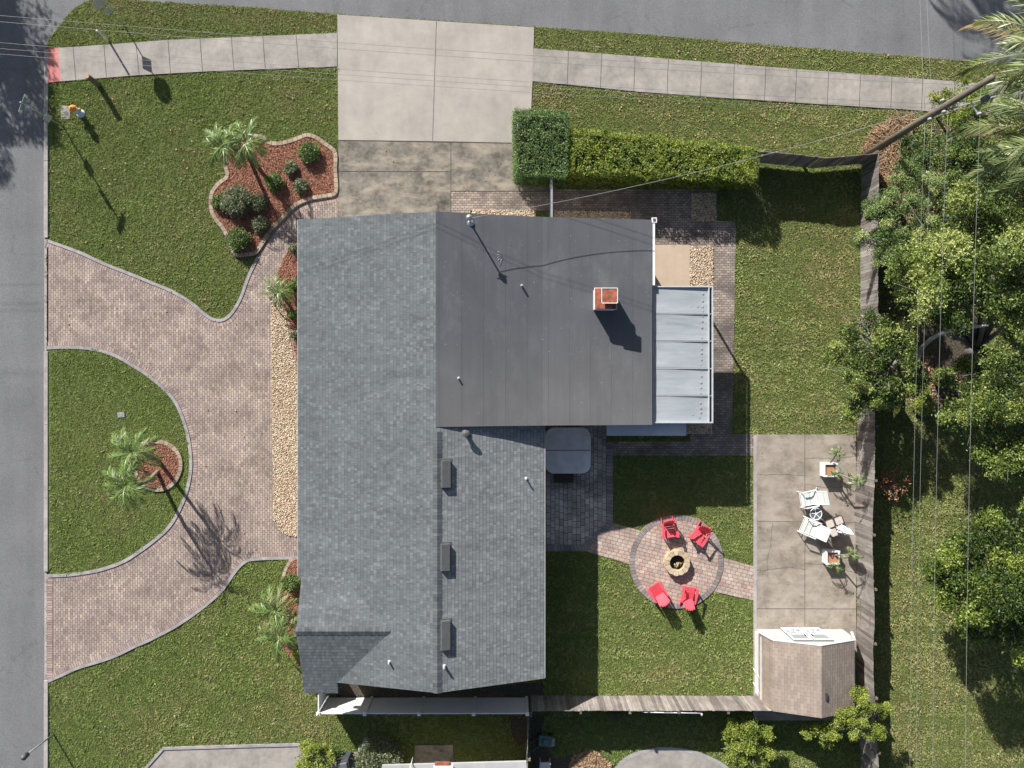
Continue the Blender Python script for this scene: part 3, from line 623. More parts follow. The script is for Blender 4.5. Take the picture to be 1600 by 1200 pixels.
# ------------------------------------------------------------------ grass, mulch chips, pebbles, litter
def build_grass():
    x0, x1, y0, y1 = -22.2, 25.2, -19.2, 19.2; D = 230
    N = int((x1-x0)*(y1-y0)*D); x = rng.uniform(x0, x1, N); y = rng.uniform(y0, y1, N)
    keep = inside(block, x, y); bad = np.zeros(N, bool)
    xj = x+rng.normal(0, .022, N); yj = y+rng.normal(0, .022, N)
    for h in HARD: bad |= inside(h, xj, yj)
    onisl = inside(ISLAND, x, y)
    for b_ in (circ,): onisl &= ~inside(b_, x, y)
    keep &= (~bad) | onisl
    x, y, onisl = x[keep], y[keep], onisl[keep]; n = len(x)
    # clump strength and dryness from cheap value noise
    def vnoise(x, y, s, seed):
        r = np.random.default_rng(seed); g = r.random((256, 256)); u = x/s+500; v = y/s+500
        i = np.floor(u).astype(int) % 255; j = np.floor(v).astype(int) % 255; a = u-np.floor(u); b = v-np.floor(v)
        a = a*a*(3-2*a); b = b*b*(3-2*b)
        return (g[i, j]*(1-a)+g[i+1, j]*a)*(1-b)+(g[i, j+1]*(1-a)+g[i+1, j+1]*a)*b
    cl = vnoise(x, y, 0.12, 1)*0.55+vnoise(x, y, 0.3, 2)*0.45
    dry = np.clip(vnoise(x, y, 1.3, 3)*0.6+vnoise(x, y, 0.35, 4)*0.5-0.43, 0, 1)*0.8
    px = 800+x*33.5; py = 600-y*33.5
    cl = np.clip(cl+.07*np.sign(np.sin(2*np.pi*(y+.04*x)/1.05))*(px > 860)+.06*np.sign(np.sin(2*np.pi*(x*.7+y*.7)/1.05))*(px < 530)+.25*(vnoise(x, y, 2.6, 9)-.5), 0, 1)
    dry = np.clip(dry+.55*np.clip(vnoise(x, y, 3.1, 11)-.6, 0, 1)+.9*np.clip(vnoise(x, y, .7, 12)-.78, 0, 1), 0, 1)
    def zone(cx, cy, rx, ry, amt):
        return amt*np.exp(-(((px-cx)/rx)**2+((py-cy)/ry)**2))
    top = (py < 250) & (px > 830); verge = (py < 0.075*px+10)
    base = np.where(px > 1350, 0.40, 0.10)
    base = np.where((px > 1140) & (px < 1345) & (py < 680), 0.28, base); base = np.where(top, 0.38, base); base = np.where(verge & (px > 76), 0.45, base)
    base = base+zone(1290, 420, 30, 60, 0.5)+zone(480, 150, 60, 25, 0.3)+zone(1320, 470, 25, 80, 0.25)+zone(230, 45, 150, 40, 0.15)+zone(1040, 1050, 40, 15, 0.35)+zone(1000, 1060, 160, 14, 0.2)+zone(1250, 330, 90, 40, 0.2)
    base = base+zone(470, 1110, 60, 60, 0.35)+zone(850, 150, 40, 30, 0.5)+zone(200, 800, 50, 50, 0.12)+zone(1170, 640, 20, 300, 0.1)
    base = base+zone(240, 300, 160, 120, 0.05)-zone(90, 150, 20, 90, 0.05)-zone(1150, 150, 60, 30, 0.15)
    dry = np.clip(dry+base*(0.5+vnoise(x, y, 0.25, 5)), 0, 0.95)
    K = 5      # blades per clump
    X = np.repeat(x, K)+rng.normal(0, 0.028, n*K); Y = np.repeat(y, K)+rng.normal(0, 0.028, n*K)
    H = (0.020+0.050*np.repeat(cl, K)**1.3)*rng.uniform(0.6, 1.25, n*K); az = rng.uniform(0, 2*np.pi, n*K); lean = rng.uniform(0.7, 1.5, n*K)
    wdt = rng.uniform(0.010, 0.022, n*K)
    isz = np.repeat(np.where(onisl, 0.03, 0.0), K)
    dx, dy = np.cos(az), np.sin(az); sx, sy = -dy*wdt, dx*wdt
    b0 = np.stack([X-sx, Y-sy, isz-0.005], 1); b1 = np.stack([X+sx, Y+sy, isz-0.005], 1)
    t1 = np.stack([X+dx*H*lean*.6+sx*.7, Y+dy*H*lean*.6+sy*.7, isz+H*.8], 1); t2 = np.stack([X+dx*H*lean*1.2, Y+dy*H*lean*1.2, isz+H*.95], 1)
    co = np.stack([b0, b1, t1, t2], 1).reshape(-1, 3); fc_ = np.arange(n*K*4).reshape(-1, 4)
    rn = np.clip(np.repeat(cl*0.9, K)+rng.normal(0, 0.13, n*K), 0, 1)
    o = np_mesh('grass', co, fc_, M['grass'], rnd=rn, extra={'dry': np.repeat(dry, K)}, kind='stuff')
    print('grass blades', n*K)
build_grass()

def scatter_in(polys, dens):
    xs, ys = [], []
    for p in polys:
        a = np.array(p); lo, hi = a.min(0), a.max(0); N = int((hi[0]-lo[0])*(hi[1]-lo[1])*dens)
        x = rng.uniform(lo[0], hi[0], N); y = rng.uniform(lo[1], hi[1], N); k = inside(p, x, y); xs.append(x[k]); ys.append(y[k])
    return np.concatenate(xs), np.concatenate(ys)
def chips(name, polys, dens, z, mat, l=(0.03, 0.07), w=(0.008, 0.02), tilt=0.5, zj=0.03):
    x, y = scatter_in(polys, dens); n = len(x)
    az = rng.uniform(0, 2*np.pi, n); ti = rng.normal(0, tilt, n); a = rng.uniform(*l, n); b_ = rng.uniform(*w, n); ro = rng.normal(0, 0.5, n)
    d = np.stack([np.cos(az)*np.cos(ti), np.sin(az)*np.cos(ti), np.sin(ti)], 1); s_ = np.stack([-np.sin(az)*np.cos(ro), np.cos(az)*np.cos(ro), np.sin(ro)], 1)
    c = np.stack([x, y, z+rng.uniform(0, zj, n)], 1)
    co = np.stack([c-d*a[:, None]-s_*b_[:, None], c+d*a[:, None]-s_*b_[:, None], c+d*a[:, None]+s_*b_[:, None], c-d*a[:, None]+s_*b_[:, None]], 1).reshape(-1, 3)
    return np_mesh(name, co, np.arange(4*n).reshape(-1, 4), mat, rnd=rng.random(n), kind='stuff')
chips('mulch_chips', BEDS, 1500, 0.06, M['mulch'], (0.018, 0.045), (0.007, 0.014))
OCT = np.array([(1, 0, 0), (0, 1, 0), (-1, 0, 0), (0, -1, 0), (0.5, 0.5, 0.7), (-0.5, 0.5, 0.7), (-0.5, -0.5, 0.7), (0.5, -0.5, 0.7)], dtype=float)
def pebbles(name, polys, dens, z, mat, r=(0.022, 0.05)):
    x, y = scatter_in(polys, dens); n = len(x); az = rng.uniform(0, 2*np.pi, n); a = rng.uniform(*r, n); asp = rng.uniform(0.5, 0.9, n); h = rng.uniform(0.4, 0.8, n)
    v = OCT[None]*np.stack([a, a*asp, a*h], 1)[:, None]; ca, sa = np.cos(az)[:, None], np.sin(az)[:, None]
    X = v[..., 0]*ca-v[..., 1]*sa+x[:, None]; Y = v[..., 0]*sa+v[..., 1]*ca+y[:, None]; Z = v[..., 2]+z+rng.uniform(0, 0.02, n)[:, None]
    co = np.stack([X, Y, Z], 2).reshape(-1, 3); q = np.array([(4, 5, 6, 7), (0, 1, 5, 4), (1, 2, 6, 5), (2, 3, 7, 6), (3, 0, 4, 7)])
    f = (np.arange(n)[:, None, None]*8+q[None]).reshape(-1, 4)
    return np_mesh(name, co, f, mat, rnd=np.repeat(rng.random(n), 5), kind='stuff')
pebbles('river_gravel', GRAV, 650, 0.045, M['pebble'], (0.018, 0.043))
chips('fallen_leaves', [G([(895, 1180), (925, 1170), (955, 1192), (950, 1225), (880, 1225)])], 700, 0.02, M['litter'], (0.03, 0.07), (0.02, 0.035))
chips('dead_frond_litter', [G([(1345, 235), (1360, 205), (1395, 180), (1425, 178), (1430, 200), (1405, 225), (1400, 290), (1372, 285)]), G([(1372, 240), (1390, 240), (1395, 290), (1374, 290)])], 330, 0.03, M['litter'], (0.08, 0.3), (0.006, 0.014), 0.35, 0.15)
chips('fallen_leaves', [G([(1400, 590), (1450, 560), (1500, 590), (1500, 645), (1470, 655), (1420, 630)]), G([(1385, 300), (1600, 300), (1600, 350), (1385, 350)])], 200, 0.02, M['litter'], (0.02, 0.05), (0.015, 0.03))
chips('scattered_leaves', [G([(76, 140), (520, 115), (520, 205), (400, 210), (330, 300), (340, 400), (380, 450), (330, 490), (80, 370)]), G([(840, 50), (1500, 95), (1480, 125), (840, 76)]), G([(840, 140), (1420, 180), (1330, 240), (890, 190)]), G([(1160, 350), (1335, 350), (1335, 670), (1160, 670)]), G([(950, 960), (1170, 960), (1170, 1080), (950, 1080)]), G([(1390, 680), (1600, 680), (1600, 1200), (1400, 1200)]), G([(80, 1070), (380, 960), (450, 1150), (80, 1190)])], 2.2, 0.06, M['litter'], (0.02, 0.045), (0.015, 0.03), 0.3, 0.02)
chips('scattered_leaves', [G([(530, 225), (860, 225), (860, 320), (530, 320)]), G([(1180, 690), (1335, 690), (1335, 975), (1180, 975)]), G([(80, 450), (420, 500), (420, 860), (300, 860), (300, 640), (80, 540)]), G([(850, 690), (945, 690), (945, 850), (850, 850)])], 1.2, 0.06, M['litter'], (0.015, 0.04), (0.012, 0.025), 0.3, 0.01)

# ------------------------------------------------------------------ the house
house = thing('house', 'large single-storey house with grey shingle roof, flat dark rear roof and chimney, filling the middle', 'house', (-3.1, -3.0, 0))
XL, XR_, XE = -9.2, -3.06, 1.40
YT, YB = 7.07, -12.65
HR, HE = 4.65, 3.0
SL = (HR-HE)/(XR_-XL)
def hl(x, y=0): return HE+SL*(x-XL)
def hr_(x, y=0): return HR-(HR-HE)*(x-XR_)/(XE-XR_)
T = 0.14
w = MB()
w.prism([(-8.6, 6.6), (5.75, 6.6), (5.75, -1.3), (0.85, -1.3), (0.85, -12.2), (-8.3, -12.2)], 0.0, 2.72)
w.build('wall', M['wall'], house)
# gable infill under the roofs
for y in (6.55, -12.15):
    w = MB()
    w.add([(-8.6, y-.06, 2.72), (XR_, y-.06, 2.72), (XR_, y-.06, HR-.2), (-8.6, y-.06, hl(-8.6)-.2), (-8.6, y+.05, 2.72), (XR_, y+.05, 2.72), (XR_, y+.05, HR-.2), (-8.6, y+.05, hl(-8.6)-.2)],
          [(0, 1, 2, 3), (7, 6, 5, 4), (0, 4, 5, 1), (2, 6, 7, 3), (1, 5, 6, 2), (3, 7, 4, 0)])
    w.build('gable_wall', M['wall'], house)
y = -12.15; w = MB()
w.add([(XR_+.01, y-.06, 2.72), (0.85, y-.06, 2.72), (0.85, y-.06, hr_(.85)-.2), (XR_+.01, y-.06, HR-.2), (XR_+.01, y+.05, 2.72), (0.85, y+.05, 2.72), (0.85, y+.05, hr_(.85)-.2), (XR_+.01, y+.05, HR-.2)],
      [(0, 1, 2, 3), (7, 6, 5, 4), (0, 4, 5, 1), (2, 6, 7, 3), (1, 5, 6, 2), (3, 7, 4, 0)])
w.build('gable_wall', M['wall'], house); w = MB()
def hf(x, y=0):       # flat rear roof profile
    return float(np.interp(x, [-3.06, -0.6, 0.2, 1.3, 6.05], [4.66, 4.0, 3.82, 3.56, 2.95]))
y0 = -1.3
xs = [-3.0, -0.6, 0.2, 1.3, 5.7]
vs = [(x, yy, z) for yy in (y0-.05, y0+.05) for x in xs for z in (2.72, hf(x)-.18)]
k = len(xs)
fs = []
for i in range(k-1): fs += [(2*i, 2*i+2, 2*i+3, 2*i+1), (2*k+2*i+1, 2*k+2*i+3, 2*k+2*i+2, 2*k+2*i)]
w.add(vs, fs); w.build('gable_wall', M['wall'], house)

r = MB(); ll = [(-9.2, 7.07), (XR_, 7.07), (XR_, YB), (-8.2, YB), (-8.85, -9.0), (-8.85, -8.45), (-9.2, -8.3)]
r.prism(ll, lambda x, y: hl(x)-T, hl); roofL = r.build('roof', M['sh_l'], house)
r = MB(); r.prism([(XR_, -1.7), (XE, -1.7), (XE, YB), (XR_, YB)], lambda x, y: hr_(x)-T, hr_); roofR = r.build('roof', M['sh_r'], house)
# lower cross gable at the front left corner
GY, GH = -10.28, 4.12
def gu(x, y): return GH-SL*(y-GY)
def gd(x, y): return GH-SL*(GY-y)
xe = XL+(GH-HE)/SL
r = MB(); r.prism([(-8.98, GY), (xe, GY), (xe-2.05, GY+2.05), (-8.9, GY+2.05+0.05)], lambda x, y: gu(x, y)-T, gu); r.build('roof', M['sh_l'], house)
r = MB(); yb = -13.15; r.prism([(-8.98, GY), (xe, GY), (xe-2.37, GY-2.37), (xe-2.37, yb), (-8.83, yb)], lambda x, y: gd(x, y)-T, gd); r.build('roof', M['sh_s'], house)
c_ = MB(); n = 70
for i in range(n):
    ya = YT+(YB-YT)*i/n
    if ya < -1.75 or ya > 99:
        z = HR
        for sgn, fn in ((-1, hl), (1, hr_)):
            q = [(XR_, ya, z+.045), (XR_+sgn*.19, ya, fn(XR_+sgn*.19)+.02), (XR_+sgn*.19, ya-.30, fn(XR_+sgn*.19)+.008), (XR_, ya-.30, z+.03)]
            c_.add(q if sgn < 0 else q[::-1], [(0, 1, 2, 3)])
c_.build('ridge_cap', M['cap'], roofL)
c_ = MB()
x = -9.0
while x < xe-.2:
    for sgn, fn in ((-1, gd), (1, gu)):
        q = [(x, GY, GH+.045), (x+.3, GY, GH+.03), (x+.3, GY+sgn*.17, fn(0, GY+sgn*.17)+.01), (x, GY+sgn*.17, fn(0, GY+sgn*.17)+.025)]
        c_.add(q if sgn > 0 else q[::-1], [(0, 1, 2, 3)])
    x += .28
c_.build('ridge_cap', M['capx'], roofL)
# flat rear roof, one bent sheet
r = MB(); xs = [-3.12, -2.2, -1.4, -0.6, 0.2, 0.75, 1.3, 2.5, 4.2, 6.03]; YF = 7.06; YS = -1.755
tp = [(x, yy, hf(x)+.02) for yy in (YS, YF) for x in xs]; bt = [(x, yy, hf(x)-.16) for yy in (YS, YF) for x in xs]; k = len(xs)
fs = []
for i in range(k-1):
    fs += [(i, i+1, k+i+1, k+i), (2*k+i, 3*k+i, 3*k+i+1, 2*k+i+1), (i, 2*k+i, 2*k+i+1, i+1), (k+i, k+i+1, 3*k+i+1, 3*k+i)]
fs += [(0, k, 3*k, 2*k), (k-1, 3*k-1, 4*k-1, 2*k-1)]
r.add(tp+bt, fs); flatroof = r.build('flat_roof', M['membrane'], house)
# gutters and fascia
g = MB()
g.box((6.10, (YF+4.25)/2, 2.90), (0.10, YF-4.25, 0.11)); g.box((6.12, 7.05, 2.91), (0.22, 0.22, 0.14))
g.build('gutter', M['white'], house)
g = MB(); g.box((6.12, 7.05, 2.99), (0.11, 0.11, 0.012)); g.build('gutter_outlet', M['dark'], house)
g = MB()
g.box((-9.215, -0.6, 2.90), (0.03, 15.3, 0.15)); g.build('fascia', M['trim'], house)
g = MB(); g.box((XE+.016, -7.2, 2.92), (0.03, 10.85, 0.15)); g.build('fascia', M['trim'], house)
# box vents along the right slope
vents = []
for i, (px, y0_, y1_) in enumerate([(696.5, 719, 762), (695.5, 850, 892), (696, 970, 1016)]):
    a, b = P(px, y0_, 4.65), P(px, y1_, 4.65); x = a.x; zc = hr_(x)
    v = MB(); tilt = Matrix.Rotation(math.atan2(HR-HE, XE-XR_), 3, 'Y')
    v.box((x, (a.y+b.y)/2, zc+.09), (0.37, abs(a.y-b.y), 0.18), tilt); v.box((x+.0, (a.y+b.y)/2, zc+.012), (0.5, abs(a.y-b.y)+.12, 0.02), tilt)
    o = v.build('roof_vent', M['vent'], roofR, bevel=0.012)
for (px, py, h, l, rr) in [(608, 1035, 'l', .26, .035), (694, 1042, 'r', .26, .05), (822, 748, 'r', .24, .035), (815, 446, 'f', .26, .04), (716, 591, 'f', .16, .035)]:
    a = P(px, py, 4.0); z = {'l': hl, 'r': hr_, 'f': hf}[h](a.x); a = P(px, py, z+.1); z = {'l': hl, 'r': hr_, 'f': hf}[h](a.x)
    v = MB(); v.smooth = False; v.lathe((a.x, a.y, z), [(.075, -.02), (.07, .015), (rr+.01, .03), (rr, .04), (rr, l), (rr*.6, l+.005)], 12); v.build('vent_pipe', M['pvc'], {'l': roofL, 'r': roofR, 'f': flatroof}[h])
a = P(727, 677, 4.5); z = hr_(a.x)
v = MB(); v.lathe((a.x, a.y, z), [(.18, -.03), (.17, .02), (.09, .06), (.09, .30), (.15, .32), (.15, .36), (.03, .40)], 14); v.build('vent_pipe', M['vent'], roofR)
# chimney
chx0, chx1, chy0, chy1 = P(929, 0, 3.9).x, P(964, 0, 3.9).x, P(0, 485, 3.9).y, P(0, 451.5, 3.9).y
ch = MB(); cx, cy = (chx0+chx1)/2-.03, (chy0+chy1)/2+.02; cw_, cd_ = chx1-chx0-.06, chy1-chy0-.06
ch.box((cx, cy, 3.5), (cw_, cd_, 1.25)); ch.box((cx, cy, 4.09), (cw_+.07, cd_+.07, 0.07)); chim = ch.build('chimney', M['whitep'], house, bevel=.01)
cp = MB(); cp.box((cx, cy, 4.15), (cw_+.02, cd_+.02, 0.05)); cp.box((cx+.14, cy+.10, 4.36), (0.62, 0.60, 0.03)); cp.box((cx+.14, cy+.10, 4.27), (0.50, 0.48, 0.17)); cp.build('chimney_cap', M['rust'], chim, bevel=.008)
cp = MB()
for q in ((-.19, 0, .03, .62), (.46, 0, .03, .62)): cp.box((cx+q[0], cy+.10, 4.385), (q[2], q[3], .03))
for q in (-.21, .41): cp.box((cx+.14, cy+q, 4.385), (.62, .03, .03))
cp.build('cap_rim', M['whitep'], chim)
# service mast with weatherhead on the flat roof
mx_, my_ = P(735, 348, 4.4).x, P(735, 348, 4.4).y; mz = hf(mx_)
v = MB(); v.smooth = True; v.tube([(mx_, my_, mz-.1), (mx_, my_, mz+1.15)], .035, 10); v.smooth = False
v.lathe((mx_, my_, mz), [(.15, 0), (.13, .05), (.05, .12), (.04, .14)], 14); v.lathe((mx_, my_, mz+1.12), [(.05, 0), (.11, .03), (.12, .10), (.06, .18), (.01, .2)], 14)
mast = v.build('service_mast', M['galv'], house)
v = MB()
for k_ in range(3):
    t0 = k_*.5; v.tube([(mx_, my_, mz+1.2)]+[(mx_+.28*math.sin(s/5*math.pi)*math.cos(t0*2.2)+.15*s/5, my_-.22*math.sin(s/5*math.pi)*(1+.3*t0), mz+1.1-.12*math.sin(s/5*3.1)+k_*.05) for s in range(1, 6)], .011, 6)
v.build('lead_wire', M['galv'], mast)
v = MB(); v.smooth = True
for k_ in range(5):
    a_ = 2.1+k_*.5; v.tube([(mx_+1.35, my_-1.35, hf(mx_+1.4)+.03), (mx_+1.35+.18*math.cos(a_), my_-1.35+.18*math.sin(a_), hf(mx_+1.4)+.10), (mx_+1.35+.42*math.cos(a_+.3), my_-1.35+.42*math.sin(a_+.3), hf(mx_+1.3)+.04)], .006, 5)
v.build('loose_wire', M['galv'], flatroof)
# patio roof: metal panels on a frame, posts below
pz = 2.73; X0, X1 = P(1020, 0, pz).x, P(1114, 0, pz).x; Y1, Y0 = P(0, 447, pz).y, P(0, 661, pz).y
pr = MB(); pr.box(((X0+X1)/2, (Y0+Y1)/2, pz-.16), (X1-X0-.02, Y1-Y0-.02, .04)); patio = pr.build('patio_roof', M['trim'], house)
seams = [447, 490.5, 533, 576, 618.5, 661]
for a_, b_ in zip(seams[:-1], seams[1:]):
    ya, yb_ = P(0, a_, pz).y, P(0, b_, pz).y; pn = MB(); n = 8
    xa, xb = X0+.05, X1-.2
    vs = []
    for j in range(n+1):
        t = j/n; yy = ya-.035+(yb_-ya+.07)*t; sag = -.018*math.sin(math.pi*t)
        vs += [(xa, yy, pz-.02+sag+.02), (xb, yy, pz-.06+sag)]
    pn.smooth = True; pn.add(vs, [(2*j, 2*j+2, 2*j+3, 2*j+1) for j in range(n)]); pn.build('roof_panel', M['panel'], patio)
fr = MB()
fr.box(((X0+X1)/2, Y1-.025, pz+.0), (X1-X0, .05, .10)); fr.box(((X0+X1)/2, Y0+.025, pz+.0), (X1-X0, .05, .10)); fr.box((X0+.025, (Y0+Y1)/2, pz), (.05, Y1-Y0-.1, .11))
fr.box((X1-.025, (Y0+Y1)/2, pz+.0), (.05, Y1-Y0-.1, .12)); fr.box((X1-.185, (Y0+Y1)/2, pz-.01), (.045, Y1-Y0-.1, .10))
fr.build('patio_frame', M['seam'], patio)
for s in seams[1:-1]:
    ys = P(0, s, pz).y; fr = MB(); fr.box(((X0+X1)/2, ys, pz-.018), (X1-X0-.1, .03, .03)); fr.build('panel_seam', M['seam'], patio)
fr = MB(); fr.box((X1-.105, (Y0+Y1)/2, pz-.09), (.11, Y1-Y0-.12, .02)); fr.build('gutter_channel', M['dark'], patio)
sc_ = MB()
for (px, py) in [(1099, q) for q in (452, 459, 470, 479, 486, 494, 502, 512, 528, 536, 545, 552, 562, 570, 579, 588, 598, 606, 615, 621, 630, 638, 645, 653)]+[(q, 479) for q in (1033, 1047, 1065, 1081, 1092)]+[(q, 648) for q in (1026, 1038, 1054, 1075, 1086)]:
    px += rng.normal(0, .5)-(py-450)*.02; p_ = P(px, py, pz); sc_ = MB()
    sc_.lathe((p_.x, p_.y, pz-.06), [(.05, -.01), (.045, .01), (.03, .008), (.012, .015)], 10)
    sc_.build('roof_fastener', M['galv'], patio)
for (x, y) in ((X1-.1, Y1-.1), (X1-.1, (Y0+Y1)/2), (X1-.1, Y0+.1)):
    q = MB(); q.box((x, y, 1.25), (.08, .08, 2.6)); q.build('post', M['white'], patio)
# low shaded roof below the patio side
q = MB(); a, b = P(948, 640, 2.3), P(1072, 679, 2.3); q.box(((a.x+b.x)/2, (b.y-1.1)/2-.05, 2.25), (b.x-a.x, abs(-1.1-b.y), .1)); q.build('lean_to_roof', plain('dusty_white_panel', (0.50, 0.50, 0.53), 0.7, 0.3, 0.08, 2), house)
# garage doors, windows and doors in the outer walls
def wall_win(c, axis, wd, ht, kind='window'):
    q = MB(); t = .06
    dims = lambda a, b, h: (a, b, h) if axis == 'x' else (b, a, h)
    q.box(c, dims(wd, t, ht)); o = q.build(kind, M['white'], house)
    q = MB(); s_ = .035
    off_ = {'x': (0, math.copysign(s_, c[1]+2.5), 0), 'y': (math.copysign(s_, c[0]+3.5), 0, 0)}[axis]
    if kind == 'window':
        for sx in (-1, 1):
            cx_ = (c[0]+off_[0]+(sx*wd/4 if axis == 'x' else 0), c[1]+off_[1]+(sx*wd/4 if axis == 'y' else 0), c[2]); q.box(cx_, dims(wd/2-.1, .02, ht-.14))
        q.build('pane', M['glass'], o)
    else:
        for i in range(4): q.box((c[0]+off_[0], c[1]+off_[1], c[2]-ht/2+ht*(i+.5)/4), dims(wd-.1, .02, ht/4-.05))
        q.build('door_panel', M['whitep'], o)
wall_win((-6.3, 6.63, 1.1), 'x', 4.6, 2.15, 'garage_door'); wall_win((1.2, 6.63, 1.5), 'x', 1.4, 1.1); wall_win((4.2, 6.63, 1.5), 'x', 1.4, 1.1)
for y in (4.2, 0.5, -6.5): wall_win((-8.62, y, 1.5), 'y', 1.8, 1.3)
wall_win((-8.62, -3.0, 1.08), 'y', 1.0, 2.1, 'front_door')
for y in (-5.0, -9.5): wall_win((0.87, y, 1.4), 'y', 1.8, 1.3)
wall_win((5.77, 2.5, 1.1), 'y', 2.2, 2.1, 'window')

# ------------------------------------------------------------------ fences
def board_fence(name, label, pts, mat, h=1.8, side=1, sect=2.4, gap=0.06, bw=0.145, group=None, rails=True):
    """pts: world base polyline. side: +1 puts posts to the left of the walking direction"""
    root = thing(name, label, 'fence', (pts[0][0], pts[0][1], 0), 0, group)
    d = np.array(pts); seg = np.hypot(*(d[1:]-d[:-1]).T); cum = np.concatenate([[0], np.cumsum(seg)]); Lt = cum[-1]
    at = lambda s: (float(np.interp(s, cum, d[:, 0])), float(np.interp(s, cum, d[:, 1])))
    n = max(1, round(Lt/sect))
    for i in range(n):
        s0, s1 = Lt*i/n, Lt*(i+1)/n; a, b = at(s0), at(s1); an = math.atan2(b[1]-a[1], b[0]-a[0]); nx, ny = -math.sin(an)*side, math.cos(an)*side
        q = MB(); k = max(1, int((s1-s0)/bw)); lean = rng.normal(0, 0.012)
        for j in range(k):
            x, y = at(s0+(s1-s0)*(j+.5)/k); q.r = float(rng.random()); hh = h+rng.normal(0, .012)
            rot = Matrix.Rotation(an+rng.normal(0, .02), 3, 'Z') @ Matrix.Rotation(rng.normal(0, .004), 3, 'Y') @ Matrix.Rotation(lean+rng.normal(0, .004), 3, 'X')
            q.box((x+nx*rng.normal(0, .003), y+ny*rng.normal(0, .003), gap+hh/2), ((s1-s0)/k-.007, .02, hh), rot)
        q.build('fence_panel', mat, root)
        if rails:
            for z in (.45, 1.45):
                q = MB(); q.r = .5; q.bar((a[0]+nx*.035, a[1]+ny*.035, z), (b[0]+nx*.035, b[1]+ny*.035, z), .04, .09); q.build('rail', M['timber'], root)
    for i in range(n+1):
        x, y = at(Lt*i/n); j = min(i, n-1); a, b = at(Lt*j/n), at(Lt*(j+1)/n); an = math.atan2(b[1]-a[1], b[0]-a[0]); nx, ny = -math.sin(an)*side, math.cos(an)*side
        q = MB(); q.r = float(rng.random()); q.box((x+nx*.10, y+ny*.10, h/2+.02), (.1, .1, h+.1)); q.build('post', M['timber'], root)
    return root
fr_pts = G([(1345, 257), (1345, 340), (1344, 420), (1343.5, 500), (1341, 580), (1339.5, 660), (1338, 745), (1335, 805), (1336, 850), (1337.5, 900), (1339, 950), (1336.5, 1000), (1338, 1050), (1341, 1110), (1344, 1170), (1346, 1230)])
board_fence('wooden_fence', 'long weathered grey board fence running down the right side of the back yard', fr_pts, M['fence'], 1.8, 1)
board_fence('wooden_fence', 'sunlit weathered board fence between the lawn and the neighbour below, ending at the brown shed', G([(829, 1086.5), (1196, 1086.5)]), M['fence'], 1.72, -1)
board_fence('wooden_fence', 'dark shaded board fence at the top right, from the long hedge to the utility pole', G([(1165, 254), (1215, 258), (1267, 264), (1300, 261), (1345, 257)]), M['fence'], 1.72, 1, gap=.14)
# white vinyl fence
vy = -14.62; zt = 1.86
vf = thing('vinyl_fence', 'white vinyl privacy fence with capped posts below the house', 'fence', (P(510, 0).x, vy, 0))
vx = [P(t, 0, 1.9).x for t in (497, 570, 655, 740, 824)]
for a, b in zip(vx[:-1], vx[1:]):
    q = MB(); q.box(((a+b)/2, vy, .95), (b-a-.13, .035, 1.66)); q.build('fence_panel', M['white'], vf)
    for z in (.14, 1.80):
        q = MB(); q.box(((a+b)/2, vy, z), (b-a-.13, .05, .11)); q.build('rail', M['white'], vf)
def vpost(x, y, par):
    q = MB(); q.box((x, y, .95), (.127, .127, 1.9)); o = q.build('post', M['white'], par)
    q = MB(); q.box((x, y, 1.915), (.16, .16, .03)); q.box((x, y, 1.955), (.13, .13, .05), None, .15); q.build('post_cap', M['white'], o)
for x in vx: vpost(x, vy, vf)
vg = thing('vinyl_gate', 'short white vinyl gate and return between the white fence and the house corner', 'gate', (vx[0], -13.4, 0))
yv = [-14.56, -13.6, -12.3]
for a, b in zip(yv[:-1], yv[1:]):
    q = MB(); q.box((vx[0], (a+b)/2, .95), (.035, b-a-.1, 1.62)); q.build('gate_panel', M['white'], vg)
    for z in (.14, 1.80): q = MB(); q.box((vx[0], (a+b)/2, z), (.05, b-a-.1, .1)); q.build('rail', M['white'], vg)
vpost(vx[0], -13.6, vg)
q = MB(); q.bar((vx[0]+.04, -14.4, .25), (vx[0]+.04, -13.7, 1.75), .03, .03); q.build('brace', M['galv'], vg)
q = MB(); q.bar((vx[0]-.05, -13.75, 1.0), (vx[0]-.05, -13.75, 1.2), .04, .03); q.build('latch', M['dark'], vg)
# thin wall end of the neighbour's side yard
q = thing('wooden_fence', 'thin pale-topped neighbour fence seen end-on below the white vinyl fence', 'fence', (P(826, 0).x, -15.5, 0))
board_fence_pts = G([(824.5, 1094), (824, 1130), (822.5, 1160), (822, 1225)])
bpy.data.objects.remove(q)
board_fence('wooden_fence', 'thin pale-topped neighbour fence seen nearly edge-on, running down from the white fence', board_fence_pts, M['fence'], 1.75, 1)

# ------------------------------------------------------------------ shed
xs0, xs1 = 11.29, 15.55; ysf, ysb = -11.37, -14.50; zb, zr, ze = 1.90, 2.65, .74
xb0, xb1, xr = 11.57, 15.18, 13.43
shed = thing('shed', 'small barn-style shed with brown shingle gambrel roof and white front', 'shed', ((xs0+xs1)/2, (ysf+ysb)/2, 0))
prof = [(xs0+.09, .05), (xs0+.09, .95), (xb0+.06, zb-.1), (xr, zr-.1), (xb1-.06, zb-.1), (xs1-.15, .95), (xs1-.15, .05)]
for yy0, yy1 in ((ysf-.13, ysf-.05), (ysb+.05, ysb+.13)):
    q = MB(); n = len(prof); v = [(x, yy0, z) for x, z in prof]+[(x, yy1, z) for x, z in prof]
    q.add(v, [tuple(range(n)), tuple(range(n, 2*n))[::-1]]+[(i, n+i, n+(i+1) % n, (i+1) % n) for i in range(n)])
    q.build('end_wall', M['shedwall'], shed)
